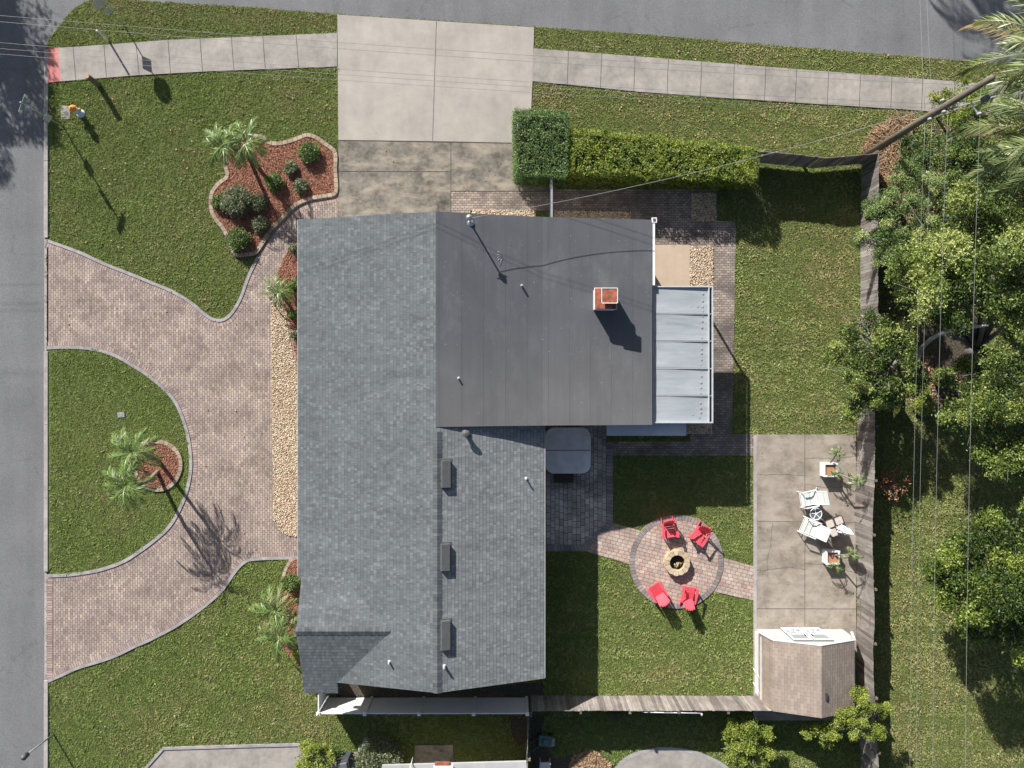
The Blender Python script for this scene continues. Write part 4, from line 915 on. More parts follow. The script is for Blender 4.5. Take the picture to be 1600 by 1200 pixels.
for x in (xs0+.06, xs1-.12):
    q = MB(); q.box((x, (ysf+ysb)/2, .5), (.06, abs(ysf-ysb)-.27, .9)); q.build('side_wall', M['whitep'], shed)
def roof_plane(name, a, b, mat, th=.06, par=None):
    q = MB(); (xa, za), (xb_, zb_) = a, b
    v = [(xa, ysf, za), (xb_, ysf, zb_), (xb_, ysb, zb_), (xa, ysb, za)]; v2 = [(x, y, z-th) for x, y, z in v]
    q.add(v+v2, [(3, 2, 1, 0)[::-1] if False else (0, 3, 2, 1), (4, 5, 6, 7), (0, 1, 5, 4), (1, 2, 6, 5), (2, 3, 7, 6), (3, 0, 4, 7)])
    return q.build(name, mat, par or shed)
def flip_check(o):
    import bmesh
    bm = bmesh.new(); bm.from_mesh(o.data); bmesh.ops.recalc_face_normals(bm, faces=bm.faces); bm.to_mesh(o.data); bm.free(); return o
for a, b, m_ in (((xs0, ze), (xb0, zb), 'shed_l'), ((xb0, zb+.002), (xr, zr), 'shed_l'), ((xr, zr), (xb1, zb+.002), 'shed_r'), ((xb1, zb), (xs1, ze), 'shed_r')):
    flip_check(roof_plane('roof', a, b, M[m_]))
q = MB(); q.bar((xs0-.0, ysf+.02, ze-.04), (xb0-.0, ysf+.02, zb-.04), .03, .11); q.bar((xb0, ysf+.02, zb-.04), (xr, ysf+.02, zr-.04), .03, .11); q.bar((xr, ysf+.02, zr-.04), (xb1, ysf+.02, zb-.04), .03, .11); q.bar((xb1, ysf+.02, zb-.04), (xs1, ysf+.02, ze-.04), .03, .11)
q.build('trim', M['whitep'], shed)
for sx in (-1, 1):
    cx_ = xr+sx*.46-.05; q = MB(); q.box((cx_, ysf+.0, 1.0), (.86, .04, 1.75)); d_ = q.build('door', M['shedgrey'], shed)
    q = MB()
    for z in (.16, 1.0, 1.84): q.box((cx_, ysf+.035, z), (.86, .03, .12))
    for s_ in (-1, 1): q.bar((cx_-.38*s_, ysf+.032, .2), (cx_+.38*s_, ysf+.032, .95), .03, .09)
    for x in (-.39, .39): q.box((cx_+x, ysf+.03, 1.0), (.08, .03, 1.6))
    q.build('door_trim', M['whitep'], d_)
    q = MB(); q.bar((cx_-.3*sx, ysf+.05, 1.15), (cx_-.3*sx, ysf+.05, 1.35), .03, .03); q.build('handle', M['dark'], d_)
for y_, dx_ in ((P(0, 1044).y, .3), (P(0, 1066).y, .42)):
    q = MB(); q.tube([(P(1174, 0).x+.02, y_+.08, .25), (xs0+.05, y_-.12-dx_*.3, .85)], .025, 8); q.build('side_bracket', M['white'], shed)
q = MB(); q.box((P(1290, 0, 2.5).x, P(0, 1087, 2.5).y, 2.60), (.09, .3, .05)); q.build('roof_patch', M['dark'], shed)

# ------------------------------------------------------------------ foliage builders
def leaves(centers, spread, per, size, up=0.35, asp=0.45, rn_c=None, rnv=0.18):
    n = len(centers)*per; c = np.repeat(centers, per, 0)+rng.normal(0, 1, (n, 3))*(np.repeat(spread, per)[:, None] if hasattr(spread, '__len__') else spread)
    d = rng.normal(0, 1, (n, 3)); d[:, 2] *= 0.55; d /= np.linalg.norm(d, axis=1)[:, None]
    nn = rng.normal(0, 0.6, (n, 3)); nn[:, 2] = np.abs(nn[:, 2])+up
    nn -= d*(nn*d).sum(1)[:, None]; nn /= np.linalg.norm(nn, axis=1)[:, None]; s_ = np.cross(nn, d)
    a = rng.uniform(0.6, 1.2, n)*size; b = a*asp
    co = np.stack([c-d*a[:, None], c+s_*b[:, None]-d*a[:, None]*.1, c+d*a[:, None]-nn*(a*.15)[:, None], c-s_*b[:, None]-d*a[:, None]*.1], 1)
    rc = np.repeat(rn_c if rn_c is not None else rng.random(len(centers)), per)
    return co, np.clip(rc*.8+.1+rng.normal(0, rnv, n), 0, 1)
def leaf_obj(name, parts, mat, parent, kind=None):
    co = np.concatenate([p[0] for p in parts]).reshape(-1, 3); rn = np.concatenate([p[1] for p in parts]); k = co[:, 2] > -99
    co[:, 2] = np.maximum(co[:, 2], 0.02)
    return np_mesh(name, co, np.arange(len(co)).reshape(-1, 4), mat, parent, rnd=rn, kind=kind)
def ball_clumps(c, r, n, flatten=0.85, shell=0.75):
    d = rng.normal(0, 1, (n, 3)); d /= np.linalg.norm(d, axis=1)[:, None]; d[:, 2] = np.where(d[:, 2] < -0.35, -d[:, 2], d[:, 2])
    rr = r*(shell+(1-shell)*rng.random(n))*(1+0.12*np.sin(d[:, 0]*5+c[0])*np.cos(d[:, 1]*4+c[1]))
    return np.array(c)[None]+d*rr[:, None]*np.array([1, 1, flatten])
def bush(name, label, cat, px, py, rpx, mat, h=None, size=0.045, dens=1.0, group=None, parent=None, zbase=0.03):
    h = h or rpx/33.5*1.15; hc = h*.5; c = P(px, py, hc); r = rpx*(CAM_H-h)/FPX
    root = thing(name, label, cat, (c.x, c.y, 0), 0, group)
    q = MB(); q.tube([(c.x, c.y, 0), (c.x+.02, c.y, hc*.7)], [.03, .015], 6)
    for a in range(4): q.tube([(c.x, c.y, .08), (c.x+math.cos(a*1.6)*r*.5, c.y+math.sin(a*1.6)*r*.5, hc*1.1)], [.018, .006], 5)
    q.build('stem', M['bark'], root)
    n = int(150*dens*(r/.4)**2)+40; cl = ball_clumps((c.x, c.y, hc+.02), 1.0, n, 1.0, .8); cl = (cl-np.array([c.x, c.y, hc+.02]))*np.array([r*.93, r*.93, hc*.93])+np.array([c.x, c.y, hc+.02])
    inner = np.array([c.x, c.y, hc*.8])+rng.normal(0, .33, (n//2, 3))*np.array([r, r, hc])
    leaf_obj('foliage', [leaves(cl, r*.09+.01, 9, size), leaves(inner, r*.1, 7, size)], mat, root)
    return root
bl = [((483, 238, 16.5, 'dark'), 'round glossy dark green shrub, top right in the upper mulch bed'), ((454.5, 263, 11, 'olive'), 'small grey-green shrub just left of the round dark one in the upper mulch bed'),
      ((429.5, 284, 14, 'dark'), 'dark green shrub right of the twin palm trunks'), ((471, 290.5, 11.5, 'olive'), 'small grey-green shrub nearest the garage in the upper mulch bed'),
      ((370, 314, 24, 'olive'), 'largest shrub of the upper mulch bed, dense and grey-green'), ((344, 315, 13, 'dark'), 'small dark shrub against the left edge of the upper mulch bed'),
      ((403, 317, 14, 'olive'), 'thin grey-green shrub right of the largest shrub'), ((407, 351, 13, 'olive'), 'small grey-green shrub at the lower right edge of the upper mulch bed'),
      ((373, 374, 18.5, 'dark'), 'round dark shrub at the bottom tip of the upper mulch bed')]
for (px, py, r_, m_), lb_ in bl: bush('shrub', lb_, 'shrub', px, py, r_, L[m_], group='shrubs in the upper mulch bed')
bush('shrub', 'sparse shrub at the left eave in the narrow mulch bed, upper one', 'shrub', 461, 388, 9, L['olive'], .7)
bush('shrub', 'green shrub in the narrow mulch bed beside the small palm', 'shrub', 461, 447, 11, L['dark'], .7)
bush('shrub', 'small green shrub where the narrow mulch bed tapers beside the gravel', 'shrub', 458, 492, 8, L['dark'], .6)
bush('shrub', 'lowest shrub of the narrow mulch bed, at the roof edge', 'shrub', 463, 524, 8, L['olive'], .6)
bush('shrub', 'dark green shrub in the lower left mulch bed at the roof edge', 'shrub', 455, 910, 15, L['dark'], .9)
bush('shrub', 'low leafy shrub under the lower left palms by the roof corner', 'shrub', 463, 1000, 12, L['olive'], .6)
bush('shrub', 'low leafy shrub below the lower left palms', 'shrub', 466, 1022, 11, L['yellow'], .5)
bush('shrub', 'sprawling olive-green bush right of the grey garden statues', 'bush', 592, 1187, 37, L['olive'], .9, .06, .6)
bush('shrub', 'low green shrub under the power lines where the lawn meets the thicket', 'shrub', 1443, 633, 17, L['yellow'], .4)
bush('shrub', 'low undergrowth shrub below the pale bare oak limb', 'shrub', 1475, 590, 16, L['oak'], .6, .06)
bush('shrub', 'low undergrowth shrub left of the pale bare oak limb, by the fence', 'shrub', 1418, 575, 18, L['oak'], .7, .06)
# bare twig bushes
def twig_bush(label, px, py, r, h, leafmat=None, nl=60):
    c = P(px, py, h*.5); root = thing('dry_shrub', label, 'shrub', (c.x, c.y, 0)); q = MB()
    tips = []
    for i in range(26):
        a = rng.uniform(0, 6.28); rr = rng.uniform(.3, 1)*r; t = (c.x+math.cos(a)*rr, c.y+math.sin(a)*rr, h*rng.uniform(.6, 1)); mid = ((c.x+t[0])/2+rng.normal(0, .04), (c.y+t[1])/2, t[2]*.45); q.tube([(c.x, c.y, 0), mid, t], [.014, .009, .004], 5); tips += [t, mid]
    q.build('twigs', M['bark'], root)
    if leafmat: leaf_obj('foliage', [leaves(np.array(tips), .12, nl//10, .06, up=.2)], leafmat, root)
twig_bush('dead shrub with rust-brown leaves against the outside of the right fence', 1388, 755, .75, 1.0, L['dead'], 90)
twig_bush('leafless dark shrub behind the sunlit board fence', 962, 1118, .55, .7)

# hedges
def hedge(label, corners, h, mat, n, size, rough=0.07):
    """corners: world quad (top view) a,b,c,d counter-clockwise"""
    a, b, c, d = [np.array(q) for q in corners]; cen = (a+b+c+d)/4
    root = thing('hedge', label, 'hedge', (cen[0], cen[1], 0))
    q = MB(); sh_ = lambda v: tuple(cen+(v-cen)*.86); q.prism([sh_(a), sh_(b), sh_(c), sh_(d)], .0, h*.84); q.build('dark_core', plain('hedge_core', (.012, .016, .008), .95, .05, .3, 5), root)  # near-black solid block filling the inside of the leaf shell
    area_top = .5*abs((a[0]-c[0])*(b[1]-d[1])-(b[0]-d[0])*(a[1]-c[1])); per = [np.linalg.norm(b-a), np.linalg.norm(c-b), np.linalg.norm(d-c), np.linalg.norm(a-d)]
    areas = np.array([area_top]+[p*h for p in per]); prob = areas/areas.sum(); face = rng.choice(5, n, p=prob); u = rng.random(n); v = rng.random(n)
    pts = np.zeros((n, 3))
    bump = lambda x, y: rough*1.3*(np.sin(x*3.1+1)*np.cos(y*2.7)+.7*np.sin(x*7.3)*np.sin(y*6.1+2)+rng.normal(0, .45, len(x)))
    k = face == 0; t = (a[None]*(1-u[k])[:, None]+b[None]*u[k][:, None])*(1-v[k])[:, None]+(d[None]*(1-u[k])[:, None]+c[None]*u[k][:, None])*v[k][:, None]
    pts[k, :2] = t; pts[k, 2] = h+bump(t[:, 0], t[:, 1])
    for i, (p0, p1) in enumerate(((a, b), (b, c), (c, d), (d, a))):
        k = face == i+1; t = p0[None]*(1-u[k])[:, None]+p1[None]*u[k][:, None]; e = (p1-p0)/np.linalg.norm(p1-p0); nrm = np.array([e[1], -e[0]])
        bb = bump(t[:, 0]+t[:, 1], v[k]*h*2); pts[k, :2] = t+nrm[None]*bb[:, None]; pts[k, 2] = v[k]*h
    hole = (np.sin(pts[:, 0]*2.3+pts[:, 2]*3)*np.cos(pts[:, 1]*3.7+1)+.5*np.sin(pts[:, 0]*9.1)*np.sin(pts[:, 1]*8.3)) > 1.12; pts[hole, 2] -= .16*(pts[hole, 2] > .3)
    gx = np.floor(pts[:, 0]/.4).astype(int); gy = np.floor(pts[:, 1]/.4).astype(int); rc = (np.sin(gx*12.98+gy*78.23)*43758.5) % 1
    kk = rng.random(n) < .035; st_ = pts[kk].copy(); st_[:, 2] += np.where(st_[:, 2] > h*.8, rng.uniform(.04, .16, len(st_)), 0)
    leaf_obj('foliage', [leaves(pts, .04, 5, size, rn_c=np.clip(rc*.5+rng.random(n)*.5, 0, 1)), leaves(st_, .03, 5, size, rn_c=np.clip(.5+.5*rng.random(len(st_)), 0, 1))], mat, root)
    return root
hedge('tall clipped block hedge, dark green, at the garage driveway edge', [(.16, 9.30), (2.42, 9.25), (2.46, 12.05), (.12, 12.15)], 2.0, L['box'], 7000, .035, .035)
hedge('long clipped yellow-green hedge right of the block hedge', [(2.62, 9.45), (10.9, 9.10), (11.0, 10.45), (2.62, 11.35)], 1.8, L['hedge'], 12500, .042, .07)

# ------------------------------------------------------------------ palms
def frond_mesh(base, az, el0, el1, Lf, lw, n=16, lsp=.05, curl=0.0, wl=.016):
    pts = [np.array(base, float)]; step = Lf/n; e = el0; a = az
    for i in range(n):
        e = el0+(el1-el0)*((i+1)/n)**1.2; a = az+curl*(i/n)**1.5
        pts.append(pts[-1]+step*np.array([math.cos(a)*math.cos(e), math.sin(a)*math.cos(e), math.sin(e)]))
    pts = np.array(pts); S_ = np.linspace(0, 1, n+1); m = int(Lf*.86/lsp); t = np.repeat(np.linspace(.14, .99, m), 2); sd = np.tile([1, -1], m)
    px = np.stack([np.interp(t, S_, pts[:, i]) for i in range(3)], 1); tan = np.stack([np.interp(np.clip(t+.03, 0, 1), S_, pts[:, i])-np.interp(np.clip(t-.03, 0, 1), S_, pts[:, i]) for i in range(3)], 1); tan /= np.linalg.norm(tan, axis=1)[:, None]
    side = np.cross(tan, np.array([0, 0, 1.])); side /= np.linalg.norm(side, axis=1)[:, None]+1e-6
    ll = lw*np.sin(np.pi*(.12+.82*t))**.7*rng.uniform(.8, 1.15, len(t)); ang = rng.normal(.85, .1, len(t))-.35*t
    d = side*(sd*np.sin(ang))[:, None]+tan*np.cos(ang)[:, None]; d[:, 2] -= rng.uniform(.1, .55, len(t)); d /= np.linalg.norm(d, axis=1)[:, None]
    w = np.cross(d, np.array([0, 0, 1.])); w /= np.linalg.norm(w, axis=1)[:, None]+1e-6; w[:, 2] += rng.normal(0, .3, len(t)); w *= wl
    tip = px+d*ll[:, None]; tip[:, 2] -= ll*.18; mid = px+d*ll[:, None]*.5
    A = np.stack([px-w*.4, mid-w, tip, mid+w], 1)
    rn = np.clip(.5+rng.normal(0, .22, len(t)), 0, 1)
    # rachis
    s2 = np.cross(pts[1:]-pts[:-1], np.array([0, 0, 1.])); s2 /= np.linalg.norm(s2, axis=1)[:, None]+1e-6; rw = np.linspace(.022, .006, n)[:, None]
    B = np.stack([pts[:-1]-s2*rw, pts[:-1]+s2*rw, pts[1:]+s2*rw*.9, pts[1:]-s2*rw*.9], 1); B[..., 2] += .004
    return np.concatenate([A, B]).reshape(-1, 3), np.concatenate([rn, np.full(n, .72)])
def palm(label, base, crown, nf=16, Lf=1.7, lw=.42, mat=None, trunk_r=(.10, .055), bend=(0, 0), curls=.3, name='palm_tree', wl=.016, lsp=.05, group=None, azb=None):
    root = thing(name, label, 'palm', (base[0], base[1], 0), 0, group); b = Vector((base[0], base[1], 0)); c = Vector(crown)
    mid1 = b.lerp(c, .35)+Vector((bend[0], bend[1], 0)); mid2 = b.lerp(c, .7)+Vector((bend[0]*.8, bend[1]*.8, 0))
    q = MB(); q.smooth = True; pth = smooth_line([tuple(b), tuple(mid1), tuple(mid2), tuple(c)], 5); q.tube(pth, [trunk_r[0]+(trunk_r[1]-trunk_r[0])*i/(len(pth)-1) for i in range(len(pth))], 10)
    q.build('trunk', M['palmtrunk'], root)
    nf = nf+(4 if Lf > 1 else 0)
    for i in range(nf):
        az = i*2.399+rng.normal(0, .15) if azb is None else azb[0]+(azb[1]-azb[0])*rng.random()
        t = i/max(1, nf-1); el0 = 1.25-1.25*t+rng.normal(0, .1); co, rn = frond_mesh((c.x, c.y, c.z), az, el0, el0-1.5-rng.uniform(0, .4), Lf*rng.uniform(.8, 1.1), lw, curl=rng.normal(0, curls), wl=wl, lsp=lsp)
        co[:, 2] = np.maximum(co[:, 2], .03)
        np_mesh('frond', co, np.arange(len(co)).reshape(-1, 4), (mat or L['palm']) if i < nf-(2 if Lf > 1.1 else 1) else L['deadfrond'], root, rnd=rn)
    return root
def pc(px, py, h): v = P(px, py, h); return (v.x, v.y, h)
def pb(px, py): v = P(px, py); return (v.x, v.y)
palm('slender palm in the round mulch bed of the island lawn, upper of the two', pb(250, 722), pc(207, 706, 3.0), 13, 1.45, .36, bend=(-.1, .15))
palm('slender palm in the round mulch bed of the island lawn, lower of the two', pb(247, 736), pc(198, 757, 3.0), 13, 1.45, .36, bend=(.0, -.25))
palm('palm at the top of the upper mulch bed, left of its twin', pb(390, 245), pc(350, 226, 2.3), 13, 1.25, .34, bend=(-.05, 0))
palm('palm at the top of the upper mulch bed, the one nearer the garage', pb(396, 252), pc(384, 222, 2.5), 12, 1.25, .34)
palm('small palm at the edge of the gravel strip beside the house', pb(440, 458), pc(434, 455, .95), 14, 1.0, .26, trunk_r=(.09, .06))
palm('short palm in the lower left mulch bed, upper of the two', pb(455, 957), pc(430, 953, 1.8), 11, 1.35, .34)
palm('short palm in the lower left mulch bed, by the roof corner', pb(460, 955), pc(437, 992, 1.9), 12, 1.35, .34)
palm('big feathery queen palm at the top right edge of the picture', pb(1568, 150), pc(1652, 82, 8.2), 20, 4.0, .75, L['queen'], (.19, .13), wl=.022, lsp=.06, name='queen_palm')
palm('big feathery queen palm right of the utility pole, lower one', pb(1575, 290), pc(1660, 222, 7.6), 20, 3.9, .75, L['queen'], (.19, .13), wl=.022, lsp=.06, name='queen_palm')
palm('tall palm across the upper road, outside the picture, casting its shadow on the asphalt', (15.2, 27.6), (15.2, 28.8, 8.0), 18, 2.6, .6, L['queen'], (.16, .11), name='queen_palm')
palm('second tall palm across the upper road, outside the picture', (17.8, 29.0), (17.6, 29.6, 7.8), 18, 2.6, .6, L['queen'], (.16, .11), name='queen_palm')

# ------------------------------------------------------------------ trees
def tree(name, label, base, blobs, mat, trunk_r=.16, per=14, size=.085, dens=34, limbs=True, spread=.16, cat='tree', twig=True):
    """blobs: (px, py, height, radius)"""
    B = [(P(x, y, h), r) for x, y, h, r in blobs]; bx, by = base; SAT = []
    for p_, r_ in B:
        for k_ in range(4):
            a_ = rng.uniform(0, 6.28); e_ = rng.uniform(.5, 1.15)*r_; SAT.append((p_+Vector((math.cos(a_)*e_, math.sin(a_)*e_, rng.uniform(-.15, .45)*r_)), r_*rng.uniform(.28, .5)))
    root = thing(name, label, cat, (bx, by, 0)); q = MB(); q.smooth = True
    cx_ = sum(b[0].x for b in B)/len(B); cy_ = sum(b[0].y for b in B)/len(B); hz = min(b[0].z for b in B)*.55
    fork = Vector((bx+(cx_-bx)*.3, by+(cy_-by)*.3, hz)); q.tube([(bx, by, 0), (bx+.03, by, hz*.5), tuple(fork)], [trunk_r, trunk_r*.85, trunk_r*.7], 10); q.build('trunk', M['bark'], root)
    for p_, r_ in B:
        q = MB(); q.smooth = True; md = fork.lerp(p_, .55)+Vector((rng.normal(0, .12), rng.normal(0, .12), .1))
        q.tube([tuple(fork), tuple(md), tuple(p_)], [trunk_r*.45, trunk_r*.3, .02], 7)
        for k_ in range(5):
            e = p_+Vector(rng.normal(0, .55, 3))*r_; q.tube([tuple(md), tuple(md.lerp(e, .5)+Vector((0, 0, .05))), tuple(e)], [trunk_r*.16, .02, .006], 5)
        q.build('limb', M['bark'], root)
    parts = []
    for p_, r_ in B:
        n = int(dens*r_*r_*1.05)+6; cl = ball_clumps((p_.x, p_.y, p_.z-.15*r_), r_*.9, n, .6, .45); parts.append(leaves(cl, spread, per, size, rn_c=rng.random(n)*.35, rnv=.12))  # inner clumps take darker leaf colours, painting shade inside the crown
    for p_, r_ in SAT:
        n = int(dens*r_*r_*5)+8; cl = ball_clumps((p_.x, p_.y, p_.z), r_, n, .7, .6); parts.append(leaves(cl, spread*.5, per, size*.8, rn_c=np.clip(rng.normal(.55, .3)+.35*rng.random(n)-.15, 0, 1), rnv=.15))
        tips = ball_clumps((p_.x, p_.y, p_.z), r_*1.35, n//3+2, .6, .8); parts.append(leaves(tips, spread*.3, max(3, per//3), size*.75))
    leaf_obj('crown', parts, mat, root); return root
big_oak = tree('oak_tree', 'big spreading olive-green oak on the right, grey limb showing in its gap', (21.3, 1.4),
     [(1455, 425, 4.6, 1.2), (1490, 385, 5.2, 1.5), (1545, 360, 5.6, 1.7), (1590, 330, 5.4, 1.5), (1500, 445, 5.4, 1.4), (1550, 430, 6.2, 1.7), (1600, 420, 6.5, 1.8), (1440, 465, 4.2, 1.0), (1482, 462, 4.8, .9), (1602, 480, 6.0, 1.2), (1550, 458, 5.4, .9), (1420, 440, 4.0, .8),
      (1598, 560, 5.6, 1.2), (1610, 610, 5.8, 1.5), (1560, 610, 4.8, 1.3), (1515, 620, 4.2, 1.0), (1500, 650, 4.0, .9), (1540, 665, 4.4, 1.1), (1590, 670, 5.0, 1.3), (1560, 710, 4.2, .9), (1605, 730, 4.6, 1.1), (1530, 575, 3.6, .8), (1545, 625, 4.2, .9), (1465, 500, 3.4, .45)], L['oak'], .28, 19, .07, 32, spread=.17)
tree('oak_tree', 'smaller olive-green tree whose branches hang over the right fence', (17.6, 1.0),
     [(1345, 520, 3.0, .75), (1380, 512, 3.3, .7), (1320, 548, 2.9, .75), (1360, 558, 3.4, .95), (1405, 545, 3.4, .7), (1335, 590, 3.0, .8), (1370, 600, 3.3, .7), (1395, 606, 3.0, .6), (1425, 600, 2.8, .65), (1345, 636, 2.9, .7), (1385, 620, 2.6, .6), (1330, 640, 2.6, .45)], L['oak'], .13, 17, .066, 42, spread=.13)
mb = MB(); mb.smooth = True; mb.tube(smooth_line([pc(1434, 560, 1.2), pc(1440, 545, 2.6), pc(1462, 525, 4.0), pc(1495, 515, 4.9), pc(1545, 508, 5.6)], 5), [.10]*6+[.09]*6+[.07]*5+[.06]*4, 9); mb.tube([pc(1436, 548, 2.2), pc(1420, 541, 2.6), pc(1405, 537, 2.9)], [.05, .035, .02], 7); mb.tube([pc(1434, 560, 1.25), (P(1434, 562).x, P(1434, 562).y, 0)], [.10, .12], 9)
lo = mb.build('limb', M['limb'], big_oak); lo['label'] = 'bare curved pale limb showing in the gap of the canopy'
tree('feathery_tree', 'light green feathery tree leaning over the fence top, nearest the utility pole', (17.6, 7.2), [(1372, 318, 2.6, .62), (1388, 335, 2.8, .6), (1360, 330, 2.4, .4), (1408, 290, 2.6, .55), (1425, 262, 2.4, .5)], L['fern'], .07, 26, .045, 70, spread=.12)
tree('feathery_tree', 'light green feathery tree over the fence between the pole and the oak', (17.9, 5.8), [(1352, 375, 2.4, .42), (1385, 372, 2.9, .65), (1400, 395, 2.9, .6), (1432, 330, 3.0, .7), (1440, 300, 2.8, .6), (1420, 372, 2.9, .6), (1374, 402, 2.5, .4), (1428, 400, 2.7, .5)], L['fern'], .08, 26, .045, 70, spread=.12)
tree('thicket_tree', 'mid green tree in the thicket below the utility pole', (19.0, 9.8), [(1455, 235, 2.4, .8), (1425, 225, 2.0, .6), (1500, 215, 2.2, .8), (1530, 235, 2.6, .9), (1500, 255, 2.4, .8), (1555, 262, 2.6, .8)], L['dark'], .09, 14, .07, 42, spread=.13)
tree('thicket_tree', 'mid green tree in the thicket beside the end of the pavement', (19.8, 12.4), [(1478, 168, 1.8, .7), (1500, 150, 1.8, .6), (1530, 160, 2.0, .7), (1515, 185, 1.8, .7), (1560, 185, 2.2, .8)], L['hedge'], .07, 14, .06, 42, spread=.12)
tree('thicket_tree', 'dark green tree in the thicket between the pole and the oak', (20.5, 7.6), [(1470, 300, 2.6, .7), (1530, 300, 3.0, .8), (1575, 300, 3.2, .9), (1475, 345, 2.8, .7), (1545, 320, 3.0, .7)], L['fern'], .09, 14, .07, 42, spread=.14)
tree('shade_tree', 'round bright green tree at the right edge, lower half of the picture', (22.8, -8.6),
     [(1500, 880, 3.2, 1.1), (1535, 850, 3.8, 1.3), (1580, 840, 4.2, 1.4), (1490, 920, 2.9, .9), (1540, 915, 4.4, 1.5), (1595, 910, 4.8, 1.6), (1530, 965, 3.4, 1.1), (1575, 975, 3.8, 1.2), (1610, 985, 3.6, 1.2), (1470, 905, 2.4, .5)], L['shade'], .22, 15, .08, 36, spread=.17)
tree('shrub', 'bright yellow-green round bush beside the neighbour driveway', (-9.0, -17.1), [(493, 1176, 1.2, .45), (478, 1190, .9, .4), (508, 1186, 1.0, .42), (490, 1195, 1.1, .5), (484, 1168, .9, .3), (505, 1170, .9, .28)], L['yellow'], .05, 14, .05, 110, spread=.09, cat='bush')
tree('shrub', 'large yellow-green bush beside the neighbour curved patio', (10.6, -16.4), [(1168, 1155, 1.7, .5), (1146, 1140, 1.3, .35), (1188, 1145, 1.4, .4), (1150, 1172, 1.3, .45), (1185, 1180, 1.3, .45), (1168, 1190, 1.2, .4), (1172, 1128, 1.2, .3), (1200, 1165, 1.1, .3), (1140, 1158, 1.0, .25)], L['yellow'], .06, 14, .055, 100, spread=.1, cat='bush')
tree('young_tree', 'small yellow-green tree at the lower right corner of the shed', (17.0, -15.9), [(1344, 1083, 2.4, .36), (1352, 1105, 2.6, .42), (1325, 1122, 2.4, .42), (1302, 1135, 2.1, .38), (1282, 1140, 1.8, .32), (1368, 1143, 2.3, .4), (1379, 1110, 2.2, .3), (1340, 1135, 2.5, .4), (1292, 1158, 1.6, .26), (1262, 1143, 1.5, .25)], L['yellow'], .08, 20, .05, 90, spread=.1)
for i, (tx, ty, hh, rr) in enumerate([(-29.6, 25.5, 6.5, 2.2), (-28.0, 21.5, 5.5, 1.8), (-31.2, 19.6, 6.0, 1.6)]):
    bl_ = [(800+(tx+dx)*FPX/(CAM_H-z), 600-(ty+dy)*FPX/(CAM_H-z), z, rr*s_) for dx, dy, z, s_ in ((0, 0, hh, .8), (1.5, .4, hh-.6, .6), (-1.4, .8, hh-.7, .6), (.2, -1.5, hh-.5, .6), (-.4, 1.7, hh-.8, .5))]
    tree('street_tree', ['tall tree across the left street, outside the picture, farthest up', 'smaller tree across the left street, outside the picture, between two taller ones', 'tall tree across the left street, outside the picture, lowest of three'][i], (tx, ty), bl_, L['oak'], .22, 13, .1, 20, spread=.24)

# ------------------------------------------------------------------ garden furniture
def adirondack(label):
    t = thing('adirondack_chair', label, 'chair', (0, 0, 0), 0, 'red chairs around the fire pit'); m_ = M['red']
    # front is +y
    q = MB()
    for i in range(6):
        y = .34-.105*i; z = .385-.028*i; q.box((0, y, z), (.54, .09, .022), Matrix.Rotation(.26, 3, 'X'))
    q.box((0, .40, .34), (.54, .025, .1)); q.build('seat', m_, t)
    q = MB(); n = 6
    for i in range(n):
        u = (i-(n-1)/2)/((n-1)/2); Lb = .80-.13*u*u; x0 = u*.19; x1 = u*.25
        a = Vector((x0, -.20, .24)); b = Vector((x1, -.20-.38*Lb/.8, .24+.74*Lb/.8)); q.bar(a, b, .082, .018, (0, 1, .5))
        q.lathe((b.x, b.y, b.z), [(.036, -.01), (.036, .01)], 8)
    for s_, w_ in ((.22, .5), (.62, .52)): q.bar((-w_/2, -.235-.38*s_, .22+.74*s_), (w_/2, -.235-.38*s_, .22+.74*s_), .05, .02, (0, 1, .5))
    q.build('backrest', m_, t)
    for sx in (-1, 1):
        q = MB(); q.prism([(sx*.27, .40), (sx*.41, .42), (sx*.42, .25), (sx*.36, -.36), (sx*.30, -.38), (sx*.28, 0)], .555, .578); q.build('armrest', m_, t)
        q = MB(); q.box((sx*.335, .33, .28), (.03, .10, .555)); q.build('leg', m_, t)
        q = MB(); q.bar((sx*.29, .40, .345), (sx*.29, -.62, .03), .024, .10); q.bar((sx*.29, -.28, .14), (sx*.335, -.34, .56), .024, .06); q.build('leg', m_, t)
    return t
ch0 = adirondack('red chair above the fire pit, facing straight down at it, backrest in shade')
spots = [(1046.5, 828, 8, None), (1094, 837, -35, 'red chair at the upper right of the fire pit, turned to face lower left'), (1028, 926, 212-360, 'red chair at the lower left of the fire pit, turned to face upper right'), (1077, 931, 171, 'red chair at the bottom of the fire pit patio, back to the lawn')]
for i, (px, py, deg, lb_) in enumerate(spots):
    o = ch0 if i == 0 else dup(ch0)
    p_ = P(px, py, .5); o.location = (p_.x, p_.y, .045); o.rotation_euler = (0, 0, R(180+deg))
    o.scale = (.92, .92, .95)
    if lb_: o['label'] = lb_
